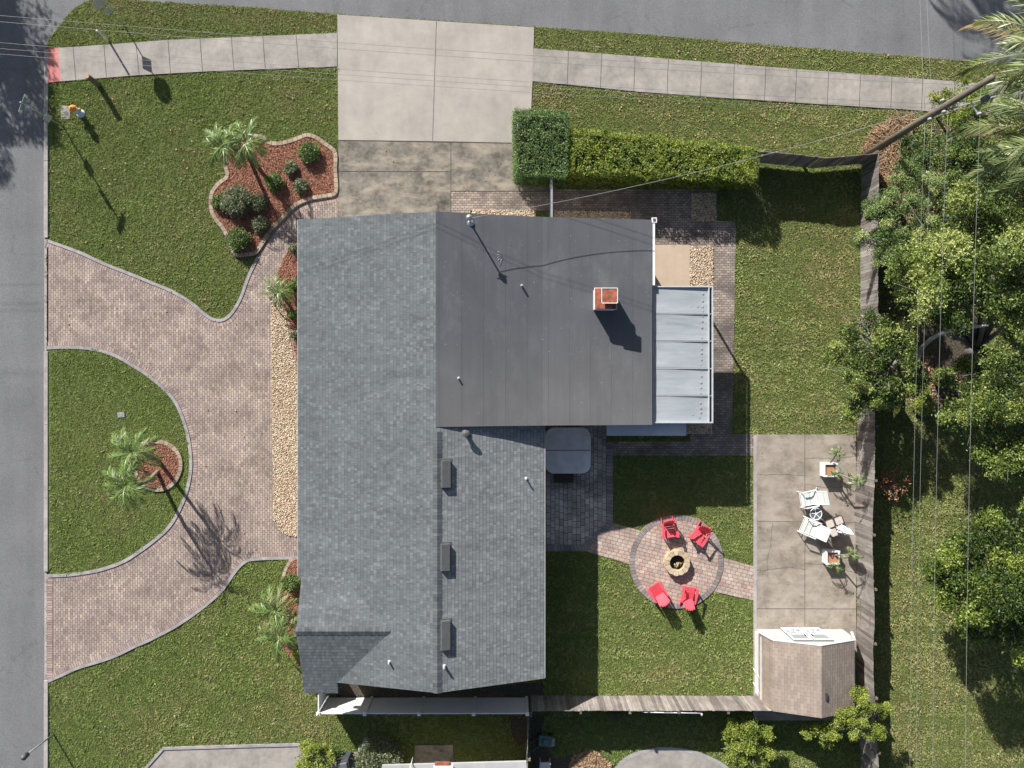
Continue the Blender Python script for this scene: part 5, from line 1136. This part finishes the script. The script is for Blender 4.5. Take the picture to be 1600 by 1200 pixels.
# fire pit
fp = P(1058, 879, .3); pit = thing('fire_pit', 'round tan stone-block fire pit in the middle of the red chairs', 'fire pit', (fp.x, fp.y, 0))
for lvl in range(3):
    n = 13; q = MB()
    for i in range(n):
        q.r = float(rng.random()); a0 = 2*math.pi*(i+.5*(lvl % 2)+.03)/n; a1 = 2*math.pi*(i+.5*(lvl % 2)+.97)/n; am = (a0+a1)/2
        ro = .575+rng.normal(0, .006); pts = [(.355*math.cos(a0), .355*math.sin(a0)), (ro*math.cos(a0), ro*math.sin(a0)), ((ro+.03)*math.cos(am), (ro+.03)*math.sin(am)), (ro*math.cos(a1), ro*math.sin(a1)), (.355*math.cos(a1), .355*math.sin(a1))]
        q.prism([(fp.x+x, fp.y+y) for x, y in pts], .045+lvl*.115, .045+lvl*.115+.108+rng.normal(0, .003))
    q.build('stone_course', M['stone'], pit, bevel=.008)
q = MB(); q.lathe((fp.x, fp.y, .05), [(.35, 0), (.35, .05), (.1, .08)], 20); q.build('ash_bed', M['ash'], pit)
q = MB(); q.smooth = True
for i in range(16):
    a = rng.uniform(0, 6.28); r_ = rng.uniform(0, .16); c = Vector((fp.x+.05+r_*math.cos(a), fp.y-.09+r_*.7*math.sin(a), .16+rng.uniform(0, .1))); d = Vector((math.cos(a*2.3), math.sin(a*2.3), rng.normal(0, .3)))*.09; q.tube([tuple(c-d), tuple(c+d*.2+Vector((0, 0, .02))), tuple(c+d)], [.022, .028, .015], 6)
q.build('log', M['log'], pit)
# spa
s0, s1 = P(852, 668, .92), P(923, 740, .92); spx0, spx1, spy1, spy0 = 1.50, s1.x, -1.98, s1.y
spa = thing('hot_tub', 'square hot tub under a grey two-part cover, tucked against the eave', 'hot tub', ((spx0+spx1)/2, (spy0+spy1)/2, 0))
def rrect(x0, y0, x1, y1, r, corners=(1, 1, 1, 1), n=8):
    out = []
    for (cx_, cy_, a0), k_ in zip(((x1-r, y1-r, 0), (x0+r, y1-r, 90), (x0+r, y0+r, 180), (x1-r, y0+r, 270)), corners):
        if k_: out += [(cx_+r*math.cos(R(a0+90*i/n)), cy_+r*math.sin(R(a0+90*i/n))) for i in range(n+1)]
        else: out.append({0: (x1, y1), 90: (x0, y1), 180: (x0, y0), 270: (x1, y0)}[a0])
    return out
q = MB(); q.prism(rrect(spx0+.06, spy0+.06, spx1-.06, spy1-.06, .4), .03, .80); q.build('cabinet', M['spa'], spa)
ym = (spy0+spy1)/2+.02
for y0_, y1_, cn, nm in ((ym+.012, spy1, (1, 1, 0, 0), 0), (spy0, ym-.012, (0, 0, 1, 1), 0)):
    q = MB(); r_ = .42; mid = ym
    top = lambda x, y: .90+.05*max(0, 1-abs(y-ym)/1.0)
    q.prism(rrect(spx0, y0_, spx1, y1_, r_, cn), .80, top); q.build('cover', M['cover'], spa, bevel=.03)
q = MB(); q.prism(rrect(spx0+.05, spy0+.05, spx1-.05, spy0+.06+.4, .38, (0, 0, 1, 1)), .8, .801); bpy.data
st_ = thing('spa_steps', 'small dark brown steps in front of the hot tub', 'steps', (P(881, 0).x, P(0, 746).y, 0))
for i, (w_, d_, h_) in enumerate(((.85, .24, .42), (.85, .24, .22))):
    q = MB(); q.box((P(881, 0).x, spy0-.14-.24*i, h_/2+.03), (w_, d_-.01, h_)); q.build('tread', M['spa'], st_)

# planters with small palms
def planter(label, px0, py0, base_label, fr, crown, seed, small=()):
    x0, y1 = P(px0, 0).x, P(0, py0).y; s_ = .62; cx_, cy_ = x0+s_/2, y1-s_/2
    t = thing('planter_box', label, 'planter', (cx_, cy_, 0)); h = .50
    q = MB()
    for (a, b, w_, d_) in ((0, s_/2-.025, s_, .05), (0, -s_/2+.025, s_, .05), (s_/2-.025, 0, .05, s_-.1), (-s_/2+.025, 0, .05, s_-.1)): q.box((cx_+a, cy_+b, h/2+.05), (w_, d_, h))
    for (a, b, w_, d_) in ((0, s_/2-.03, s_+.05, .08), (0, -s_/2+.03, s_+.05, .08), (s_/2-.03, 0, .08, s_-.14), (-s_/2+.03, 0, .08, s_-.14)): q.box((cx_+a, cy_+b, h+.065), (w_, d_, .03))
    q.build('box', M['whitep'], t, bevel=.004)
    q = MB(); q.r = .3; q.box((cx_, cy_, h-.03), (s_-.1, s_-.1, .05)); q.build('mulch_fill', M['mulch'], t)
    palm(base_label, (cx_+.05, cy_-.03), crown, 7, .5, .2, trunk_r=(.05, .03), name='potted_palm')
    for (px, py, h_, L_) in small:
        v = P(px, py, h_); palm(fr[:fr.find('|')] if h_ > 1 else fr[fr.find('|')+1:], (cx_+.02, cy_), (v.x, v.y, h_), 6, L_*.85, .17, trunk_r=(.04, .025), name='potted_palm')
planter('white square planter box above the white recliner chairs', 1280, 722, 'tall leaning potted palm of the upper planter, reaching towards the fence', 'upright frond tuft above the upper planter|bushy low potted palm at the rim of the upper planter', pc(1340, 752, 2.1), 1, ((1306, 741, .9, .55), (1308, 708, 1.2, .55)))
planter('white square planter box below the white recliner chairs', 1283.5, 857, 'tall leaning potted palm of the lower planter, reaching towards the fence', '|bushy low potted palm at the rim of the lower planter', pc(1333, 866, 1.9), 2, ((1306, 886, .8, .5),))

# sling recliners
def recliner(label):
    t = thing('sling_chair', label, 'chair', (0, 0, 0), 0, 'white sling recliners on the patio slab')
    q = MB(); q.smooth = True      # sling runs front (+y) to reclined back (-y)
    prof = [(.44, .40), (.42, .42), (.20, .40), (-.05, .37), (-.15, .40), (-.34, .70), (-.55, 1.02)]
    v = [(sx*.25, y, z) for y, z in prof for sx in (-1, 1)]+[(sx*.25, y, z-.012) for y, z in prof for sx in (-1, 1)]; k = len(prof)
    q.add(v, [(2*i, 2*i+1, 2*i+3, 2*i+2) for i in range(k-1)]+[(2*k+2*i+2, 2*k+2*i+3, 2*k+2*i+1, 2*k+2*i) for i in range(k-1)]); q.smooth = False
    q.build('sling', M['sling'], t)
    for i, (y, z) in enumerate(((.28, .418), (.02, .392), (-.26, .585), (-.45, .88))):
        q = MB(); q.bar((-.25, y, z), (.25, y, z), .012, .012); q.build('slat_line', M['trim'], t)
    for sx in (-1, 1):
        q = MB(); q.smooth = True; q.tube([(sx*.27, .46, .40), (sx*.27, -.13, .38), (sx*.27, -.57, 1.05)], .018, 8); q.build('side_rail', M['white'], t)
        q = MB(); q.box((sx*.33, .03, .60), (.055, .62, .03), Matrix.Rotation(.06, 3, 'X')); q.build('armrest', M['white'], t)
        q = MB(); q.tube([(sx*.33, .36, .60), (sx*.33, .44, .05)], .018, 8); q.build('leg', M['white'], t)
        q = MB(); q.tube([(sx*.33, -.22, .60), (sx*.33, -.5, .05)], .018, 8); q.build('leg', M['white'], t)
    q = MB(); q.tube([(-.33, .42, .22), (.33, .42, .22)], .014, 8); q.build('crossbar', M['white'], t); q = MB(); q.tube([(-.27, -.57, 1.05), (.27, -.57, 1.05)], .018, 8); q.build('crossbar', M['white'], t)
    return t
rc = recliner('white sling recliner just above the small round table')
for i, (px, py, deg, lb_) in enumerate([(1267, 779, 101, None), (1269, 826, 67, 'white sling recliner just below the small round table')]):
    o = rc if i == 0 else dup(rc); p_ = P(px, py, .5); o.location = (p_.x, p_.y, .055); o.rotation_euler = (0, 0, R(deg)); o.scale = (1.12, 1.0, 1.0)
    if lb_: o['label'] = lb_
tp_ = P(1275, 803, .5); rt = thing('round_table', 'small round white spoked table between the two white recliners', 'table', (tp_.x, tp_.y, 0))
q = MB(); q.smooth = True
q.tube([(tp_.x+.27*math.cos(a), tp_.y+.27*math.sin(a), .5) for a in np.linspace(0, 2*math.pi, 25)], .02, 8, False)
q.smooth = False
for a in (.5, 1.76, 3.0, 4.27, 5.5): q.bar((tp_.x, tp_.y, .5), (tp_.x+.26*math.cos(a), tp_.y+.26*math.sin(a), .5), .035, .02)
q.lathe((tp_.x, tp_.y, .48), [(.05, 0), (.05, .035)], 12); q.build('rim', M['white'], rt)
q = MB(); q.lathe((tp_.x, tp_.y, .478), [(.255, 0), (.255, .008)], 28); q.build('tabletop', plain('smoked_glass', (.10, .12, .14), .15, .6, .05), rt)
for a in (.8, 2.37, 3.94, 5.5): q = MB(); q.tube([(tp_.x+.1*math.cos(a), tp_.y+.1*math.sin(a), .48), (tp_.x+.22*math.cos(a), tp_.y+.22*math.sin(a), .055)], .013, 7); q.build('leg', M['white'], rt)
sp = P(1306.5, 823, .72); sq = thing('patio_table', 'dark-framed square patio table with pale tile inserts, right of the recliners', 'table', (sp.x, sp.y, 0)); ra = R(20)
def rp(x, y): return (sp.x+x*math.cos(ra)-y*math.sin(ra), sp.y+x*math.sin(ra)+y*math.cos(ra))
q = MB(); q.prism([rp(*v) for v in rrect(-.44, -.44, .44, .44, .14)], .68, .715); q.build('table_frame', M['bronze'], sq)
for sx in (-1, 1):
    for sy in (-1, 1):
        q = MB(); q.prism([rp(sx*.215+x, sy*.215+y) for x, y in rrect(-.17, -.17, .17, .17, .06)], .716, .728); q.build('tile_insert', M['tile'], sq)
        q = MB(); a, b = rp(sx*.36, sy*.36), rp(sx*.38, sy*.38); q.tube([(*a, .69), (*b, .055)], .02, 8); q.build('leg', M['bronze'], sq)
um = thing('umbrella', 'closed pale patio umbrella standing through the square patio table', 'umbrella', (sp.x, sp.y, 0))
q = MB(); q.smooth = True; q.tube([(sp.x, sp.y, .05), (sp.x, sp.y, 2.62)], .02, 8); q.build('pole', M['white'], um)
q = MB(); n = 16; rows = []
for z, r_ in ((1.15, .13), (1.25, .17), (1.5, .15), (1.62, .11), (1.9, .14), (2.2, .10), (2.45, .05), (2.58, .02)):
    rows.append([(sp.x+r_*(1+.28*(-1)**k_)*math.cos(2*math.pi*k_/n+z*.5), sp.y+r_*(1+.28*(-1)**k_)*math.sin(2*math.pi*k_/n+z*.5), z+.03*(-1)**k_*(z < 1.2)) for k_ in range(n)])
q.add([v for r_ in rows for v in r_], [(i*n+k_, i*n+(k_+1) % n, (i+1)*n+(k_+1) % n, (i+1)*n+k_) for i in range(len(rows)-1) for k_ in range(n)]); q.build('canopy', M['umb'], um)
q = MB(); q.lathe((sp.x, sp.y, .055), [(.22, 0), (.22, .05), (.05, .08), (.03, .25)], 18); q.build('base', M['bronze'], um)
# pale mat-like stain left on the slab
# ------------------------------------------------------------------ street furniture
hp = P(127, 178); hy = thing('fire_hydrant', 'silver fire hydrant with an orange bonnet near the kerb', 'hydrant', (hp.x, hp.y, 0))
q = MB(); q.smooth = True; q.lathe((hp.x, hp.y, 0), [(.20, 0), (.20, .05), (.13, .07), (.12, .5), (.15, .52), (.15, .58), (.12, .6), (.12, .72)], 20); q.build('barrel', plain('silver_paint', (.55, .60, .70), .35, .5, .05), hy)
q = MB(); q.smooth = True; q.lathe((hp.x, hp.y, .72), [(.17, 0), (.17, .04), (.14, .07), (.12, .13), (.06, .18), (.03, .19), (.03, .24)], 20)
q.build('bonnet', M['orange'], hy)
for a in (.3, 1.87, 3.44):
    q = MB(); q.smooth = True; q.tube([(hp.x+.1*math.cos(a), hp.y+.1*math.sin(a), .46), (hp.x+.22*math.cos(a), hp.y+.22*math.sin(a), .46)], .065, 12); o = q.build('outlet', M['orange'], hy)
cp_ = P(101, 178); q = MB(); q.prism(G([(95, 165), (109, 166), (110, 186), (96, 187)]), -.02, .03); tag(q.build('concrete_pad', M['walk'], loc=(cp_.x, cp_.y, 0)), 'small pale concrete pad left of the hydrant', 'pad')
q = MB(); vl = P(104, 177); q.lathe((vl.x, vl.y, .03), [(.10, 0), (.10, .012)], 16); tag(q.build('valve_lid', M['vent'], loc=(vl.x, vl.y, .03)), 'round dark lid set in the concrete pad by the hydrant', 'lid')
vc = P(190, 648); q = MB(); q.box((vc.x, vc.y, .05), (.32, .24, .05), .1); q.lathe((vc.x, vc.y, .075), [(.09, 0), (.085, .01)], 12); tag(q.build('meter_cover', M['greystone'], loc=(vc.x, vc.y, .03)), 'small grey meter cover sunk in the island lawn', 'cover')
mk = P(7, 178); q = MB(); q.box((mk.x, mk.y, -.06), (.13, .11, .025), None, .7); tag(q.build('road_marker', M['blue'], loc=(mk.x, mk.y, -.07)), 'blue reflective marker on the left street', 'marker')
# thick wooden bollard and white marker post
wp = P(155, 133); q = MB(); q.smooth = True; q.lathe((wp.x, wp.y, 0), [(.125, 0), (.12, .5), (.118, 1.08), (.105, 1.10)], 18); bo = thing('bollard', 'stout round timber bollard at the lower edge of the left pavement', 'bollard', (wp.x, wp.y, 0)); q.build('post', M['timber'], bo)
q = MB(); q.lathe((wp.x, wp.y, 1.10), [(.10, 0), (.098, .012)], 18); q.build('cut_end', plain('cut_wood', (.42, .27, .18), .85, .2, .15, 9), bo)
wq = P(170.5, 64); q = MB(); q.smooth = True; q.tube([(wq.x, wq.y, 0), (wq.x, wq.y, 1.1)], .045, 12); mp = thing('marker_post', 'white cylindrical marker post on the grass verge above the left pavement', 'post', (wq.x, wq.y, 0)); q.build('tube', M['white'], mp)
q = MB(); q.lathe((wq.x, wq.y, 1.1), [(.05, 0), (.045, .03), (.01, .045)], 12); q.build('cap', M['white'], mp)
# street name sign
sb_ = P(99, 198); ss = thing('street_sign', 'tall sign pole with green street name blade and small plates at left kerb', 'sign', (sb_.x, sb_.y, 0)); sh_ = 3.3
q = MB(); q.smooth = True; q.tube([(sb_.x, sb_.y, 0), (sb_.x, sb_.y, sh_)], .03, 10); q.build('pole', M['galv'], ss)
rad = Vector((sb_.x, sb_.y, 0)).normalized(); an = math.atan2(rad.y, rad.x); ba = math.atan2(25.5, 9.0)   # blade runs up-right in plan
def plate(w_, h_, z, ang, mat, name, off_=.04, par=None, th=.006):
    q = MB(); n_ = Vector((math.cos(ang+math.pi/2), math.sin(ang+math.pi/2), 0)); c = Vector((sb_.x, sb_.y, z))+n_*off_; q.box(tuple(c), (w_, th, h_), ang); return q.build(name, mat, par or ss), c, n_
bl1, c1, n1 = plate(.80, .24, 3.12, ba, M['white'], 'name_blade', off_=0.0)
# green fields on both faces, white border left around, and the lettering
for sgn in (-1, 1):
    c = c1+n1*(.0045*sgn); q = MB(); q.box(tuple(c+Vector((math.cos(ba), math.sin(ba), 0))*0.0-Vector((0, 0, .0))), (.56, .003, .20), ba); q.build('green_field', M['signgreen'], bl1)
def text_on(s, c, right, up_, size, mat, parent, name='lettering'):
    cu = bpy.data.curves.new(name, 'FONT'); cu.body = s; cu.size = size; cu.align_x = 'CENTER'; cu.align_y = 'CENTER'; cu.extrude = .0015
    o = bpy.data.objects.new(name, cu); C.objects.link(o); right = right.normalized(); up_ = up_.normalized(); nn = right.cross(up_)
    Mx = Matrix((right, up_, nn)).transposed().to_4x4(); Mx.translation = c
    dg = bpy.context.evaluated_depsgraph_get(); me = bpy.data.meshes.new_from_object(o.evaluated_get(dg)); bpy.data.objects.remove(o)
    me.transform(Mx); b_ = root_loc(parent); me.transform(Matrix.Translation(-b_)); me.materials.clear(); me.materials.append(mat)
    t = bpy.data.objects.new(name, me); C.objects.link(t); t.parent = parent; return t
rt_ = Vector((math.cos(ba), math.sin(ba), 0))
face_n = n1 if n1.dot(Vector((-c1.x, -c1.y, 0))) > 0 else -n1      # side turned to the yard
rr_ = Vector((0, 0, 1)).cross(face_n)
text_on('SYLVAN', c1+face_n*.009, rr_, Vector((0, 0, 1)), .15, M['white'], bl1)
q = MB(); q.box((sb_.x, sb_.y, 3.28), (.05, .05, .10)); q.build('bracket', M['galv'], ss)
plate(.33, .46, 1.33, an+math.pi/2, M['plate'], 'rear_plate', off_=.045)
plate(.32, .62, 2.35, an, M['plate'], 'side_plate', off_=.04)
# stop sign
stp = P(193, 38); st_s = thing('stop_sign', 'octagonal stop sign on the top left corner verge, seen from behind', 'sign', (stp.x, stp.y, 0))
q = MB(); q.bar((stp.x, stp.y, 0), (stp.x, stp.y, 2.45), .045, .025, (0, 1, 0)); q.build('pole', M['galv'], st_s)
an2 = math.atan2(stp.y, stp.x)
def octa(r_, z, th, mat, name, offr, a_r=math.pi/8, nseg=8, par=None):
    d_ = Vector((math.cos(an2), math.sin(an2), 0)); s_ = Vector((-d_.y, d_.x, 0)); c = Vector((stp.x, stp.y, z))+d_*offr
    q = MB(); f = [c+(s_*math.cos(a_r+2*math.pi*k_/nseg)+Vector((0, 0, 1))*math.sin(a_r+2*math.pi*k_/nseg))*r_ for k_ in range(nseg)]
    b = [v+d_*th for v in f]; q.add(f+b, [tuple(range(nseg))[::-1], tuple(range(nseg, 2*nseg))]+[(k_, (k_+1) % nseg, nseg+(k_+1) % nseg, nseg+k_) for k_ in range(nseg)]); return q.build(name, mat, par or st_s), c, d_, s_
pl, c_o, d_o, s_o = octa(.40, 2.15, .004, M['plate'], 'plate', .03)
fc2, _, _, _ = octa(.395, 2.15, .003, M['signred'], 'plate_face', .036)
text_on('STOP', c_o+d_o*.013, Vector((0, 0, 1)).cross(d_o), Vector((0, 0, 1)), .24, M['white'], st_s)
octa(.28, 1.35, .004, M['plate'], 'small_plate', .03, 0.0, 4)
# thin pole at the lower left
lp = P(84, 1147); lt = thing('kerb_pole', 'thin grey pole with a small dark head at the lower left kerb', 'pole', (lp.x, lp.y, 0))
q = MB(); q.smooth = True; q.tube([(lp.x, lp.y, 0), (lp.x, lp.y, 2.3)], .035, 10); q.build('pole', M['galv'], lt)
q = MB(); q.smooth = True; q.lathe((lp.x, lp.y, 2.05), [(.05, 0), (.12, .04), (.13, .28), (.15, .3), (.03, .42)], 12); q.build('head', M['vent'], lt)

# ------------------------------------------------------------------ utility pole and lines
up_ = Vector((16.43, 10.6, 0)); pole = thing('utility_pole', 'tall round timber utility pole behind the top right fence corner', 'pole', tuple(up_)); HP = 10.1
q = MB(); q.smooth = True; q.tube([(up_.x, up_.y, 0), (up_.x, up_.y-.02, HP*.5), (up_.x+.02, up_.y-.1, HP)], [.17, .145, .11], 14); q.build('shaft', M['timber'], pole)
q = MB(); q.bar((16.5, 10.42, 7.0), (17.25, 10.25, 9.0), .045, .045); q.bar((16.55, 10.2, 8.6), (16.75, 9.7, 8.7), .04, .04); q.build('crossarm', M['galv'], pole)
ins = [(16.45, 10.45, 9.75), (16.75, 9.68, 8.85), (16.35, 10.3, 7.2), (16.33, 10.35, 6.2), (16.4, 10.8, 7.0)]
for x, y, z in ins:
    q = MB(); q.smooth = True; q.lathe((x, y, z-.12), [(.03, 0), (.07, .03), (.03, .06), (.07, .09), (.03, .12), (.05, .15), (.02, .18)], 12); q.build('insulator', M['ceramic'], pole)
q = MB(); q.smooth = True; q.lathe((16.75, 10.1, 9.0), [(.04, 0), (.11, .05), (.11, .3), (.06, .36)], 14); q.build('fuse_box', M['vent'], pole)
def wire(label, a, b, sag, r_=.012, mat=None, n=40, grp=None, name='power_line'):
    a, b = Vector(a), Vector(b); q = MB(); q.smooth = True
    q.tube([tuple(a.lerp(b, t)-Vector((0, 0, 4*sag*t*(1-t)))) for t in [i/n for i in range(n+1)]], r_, 5)
    o = q.build(name, mat or M['wire'], loc=tuple(a)); return tag(o, label, 'wire', grp)
g1 = 'power lines running down the right side'; g2 = 'power lines crossing towards the upper left'
for lb_, zz, xo, yo, sag, r_ in (('outermost right overhead line, passing the lower right tree', 8.9, .32, -.8, .8, .0075), ('overhead line beside the outermost one, over the right lawn', 7.3, .0, 0, .9, .007), ('paired overhead line over the right lawn, right one of the pair', 6.2, -.03, 0, 1.0, .0065), ('paired overhead line over the right lawn, left one of the pair', 5.7, -.05, .1, 1.0, .0065)):
    wire(lb_, (16.43+xo, 10.5, zz), (16.2+xo, -42, zz), sag, r_, grp=g1)
for lb_, zz, xo in (('left line of two going up over the upper road from the utility pole', 5.7, -.05), ('right line of two going up over the upper road from the utility pole', 6.2, -.03)):
    wire(lb_, (16.43+xo, 10.6, zz), (16.5+xo, 55, zz+.3), 1.2, .008, grp='lines over the upper road')
for lb_, zz, yo, ze_, yl, sag in (('highest line crossing the picture above the driveway', 9.7, 0, 9.7, 14.55, 1.0), ('second line crossing above the driveway, close under the highest', 9.5, -.12, 9.5, 14.42, 1.05), ('third line crossing above the driveway, at the pavement', 7.5, -.1, 7.5, 14.35, 1.0), ('fourth line crossing above the driveway, close under the third', 7.2, -.15, 7.2, 14.2, 1.0), ('lowest line crossing above the driveway', 6.6, -.15, 6.6, 14.2, 1.0)):
    wire(lb_, (16.43, 10.55+yo, zz), (-36, yl, ze_), sag, .0065, grp=g2)
wire('service line from the utility pole to the mast on the flat roof', (16.4, 10.6, 7.1), (mx_+.05, my_, mz+1.05), 1.55, .011, name='service_line')

# ------------------------------------------------------------------ neighbour's side
nh = thing('neighbour_house', 'pale roof edge of the neighbour house at the bottom of the picture', 'house', (-1.0, -20.5, 0))
q = MB(); q.box((-2.5, -21.2, 1.35), (5.8, 6.4, 2.7)); q.build('wall', M['wall'], nh)
q = MB(); q.prism(G([(680, 1197), (826, 1193), (826, 1450), (640, 1450)])and [(-5.6, -16.45), (.62, -16.28), (.7, -24.5), (-5.6, -24.5)], 2.75, 2.88); q.build('roof', plain('pale_roof', (.36, .36, .35), .8, .2, .12, 1.5), nh)
q = MB(); q.box((-3.0, -16.36, 2.88), (.65, .12, .12)); q.build('fascia_patch', M['rust'], nh)
q = MB(); q.box((-2.95, -16.5, 2.90), (.85, .14, .08)); q.build('fascia_board', M['white'], nh)
q = MB(); q.smooth = True; v = P(643, 1192, 2.9); q.tube([(v.x, v.y, 2.4), (v.x, v.y, 3.3), (v.x+.05, v.y-.08, 3.35)], .025, 8); q.build('vent_pipe', M['white'], nh)
def rock(label, px, py, r_, h, mat, name, cat):
    v = P(px, py, h*.5); q = MB(); q.smooth = False; pr = [(r_*.9, 0), (r_, h*.3), (r_*.8, h*.6), (r_*.5, h*.85), (r_*.15, h)]; q.lathe((v.x, v.y, 0), pr, 9)
    q.v = [(x+rng.normal(0, r_*.08), y+rng.normal(0, r_*.08), z+(rng.normal(0, h*.03) if z > .02 else 0)) for x, y, z in q.v]
    return tag(q.build(name, mat, loc=(v.x, v.y, 0)), label, cat)
rock('rounded grey garden statue by the olive bush, upper one', 572, 1161, .19, .55, M['greystone'], 'garden_statue', 'statue')
rock('slim grey garden statue by the olive bush, lower left one', 563, 1170, .12, .6, M['greystone'], 'garden_statue', 'statue')
gp = P(536, 1196, .9); gr = thing('grill', 'dark covered grill right of the yellow-green bush at the bottom edge', 'grill', (gp.x, gp.y, 0))
q = MB(); q.box((gp.x, gp.y, .5), (.62, .5, .9), .2, .95); q.build('cover', plain('grill_cover', (.045, .05, .055), .7, .3, .2, 5), gr, bevel=.04)
q = MB(); q.box((gp.x, gp.y, 1.0), (.5, .34, .12), .2, .8); q.build('lid', plain('grill_lid', (.10, .11, .12), .5, .4, .1, 5), gr, bevel=.03)
bush('shrub', 'small dark shrub between the yellow bush and the grill', 'shrub', 524, 1176, 11, L['dark'], .7)
mp_ = P(852, 1160, .4); mw = thing('lawn_mower', 'small grey-green lawn mower parked in the shade by the thin fence', 'mower', (mp_.x, mp_.y, 0))
q = MB(); q.box((mp_.x, mp_.y, .24), (.62, .5, .18), -.12); q.box((mp_.x+.02, mp_.y, .38), (.3, .28, .14), -.12, .8); q.build('deck', M['teal'], mw, bevel=.03)
for sx in (-1, 1):
    for sy in (-1, 1): q = MB(); q.smooth = True; c_w = Vector((mp_.x+sx*.27, mp_.y+sy*.25, .1)); q.tube([tuple(c_w-Vector((0, .03, 0))), tuple(c_w+Vector((0, .03, 0)))], .1, 14); q.build('wheel', M['rubber'], mw)
q = MB(); q.smooth = True; q.tube([(mp_.x-.25, mp_.y-.2, .3), (mp_.x-.62, mp_.y-.18, .95), (mp_.x-.62, mp_.y+.22, .95), (mp_.x-.25, mp_.y+.2, .3)], .014, 8); q.build('handle', M['teal'], mw)
q = MB(); q.box((mp_.x+.36, mp_.y-.02, .3), (.16, .38, .2), -.12); q.build('collector', M['greystone'], mw, bevel=.03)
q = MB(); q.smooth = True; a, b = P(1004, 1112.5, 1.7), P(1096, 1114.5, 1.7); q.tube([tuple(a), tuple(b)], .03, 8); q.tube([tuple(b), (b.x+.03, b.y-.12, 1.68)], .045, 8); q.tube([(a.x+.2, a.y, 1.7), (a.x+.2, a.y, 0)], .03, 8); q.tube([(b.x-.2, b.y, 1.7), (b.x-.2, b.y, 0)], .03, 8)
tag(q.build('pipe_rack', M['white'], loc=(a.x, a.y, 0)), 'white pipe rail on legs behind the sunlit board fence', 'pipe')
pcx = P(852, 1200, .5); pc_ = thing('plastic_chair', 'white plastic chair cut by the bottom edge, left of the fallen leaves', 'chair', (pcx.x, pcx.y, 0))
q = MB(); q.box((pcx.x, pcx.y, .43), (.48, .46, .04)); q.build('seat', M['white'], pc_)
q = MB(); q.box((pcx.x-.26, pcx.y, .7), (.04, .48, .5)); q.build('backrest', M['white'], pc_)
for sx in (-1, 1):
    for sy in (-1, 1): q = MB(); q.tube([(pcx.x+sx*.2, pcx.y+sy*.2, .42), (pcx.x+sx*.24, pcx.y+sy*.24, .0)], .022, 6); q.build('leg', M['white'], pc_)
for sy in (-1, 1): q = MB(); q.box((pcx.x, pcx.y+sy*.25, .62), (.5, .05, .03)); q.build('armrest', M['white'], pc_)
# side gate rail by the garage
gx = P(862, 0, 1.6).x; ga = thing('side_gate', 'narrow grey metal side gate between the block hedge and the house', 'gate', (gx, 8.2, 0))
q = MB(); q.bar((gx, 6.7, 1.6), (gx, 9.2, 1.6), .09, .06); q.build('gate_rail', M['galv'], ga)
q = MB(); q.bar((gx, 6.7, .2), (gx, 9.2, .2), .05, .05); q.build('gate_rail', M['galv'], ga)
q = MB()
for i in range(18): q.box((gx, 6.75+i*.14, .9), (.02, .02, 1.36))
q.build('gate_bars', M['galv'], ga)
for y in (6.72, 9.2): q = MB(); q.box((gx, y, .85), (.08, .08, 1.7)); q.build('post', M['galv'], ga)
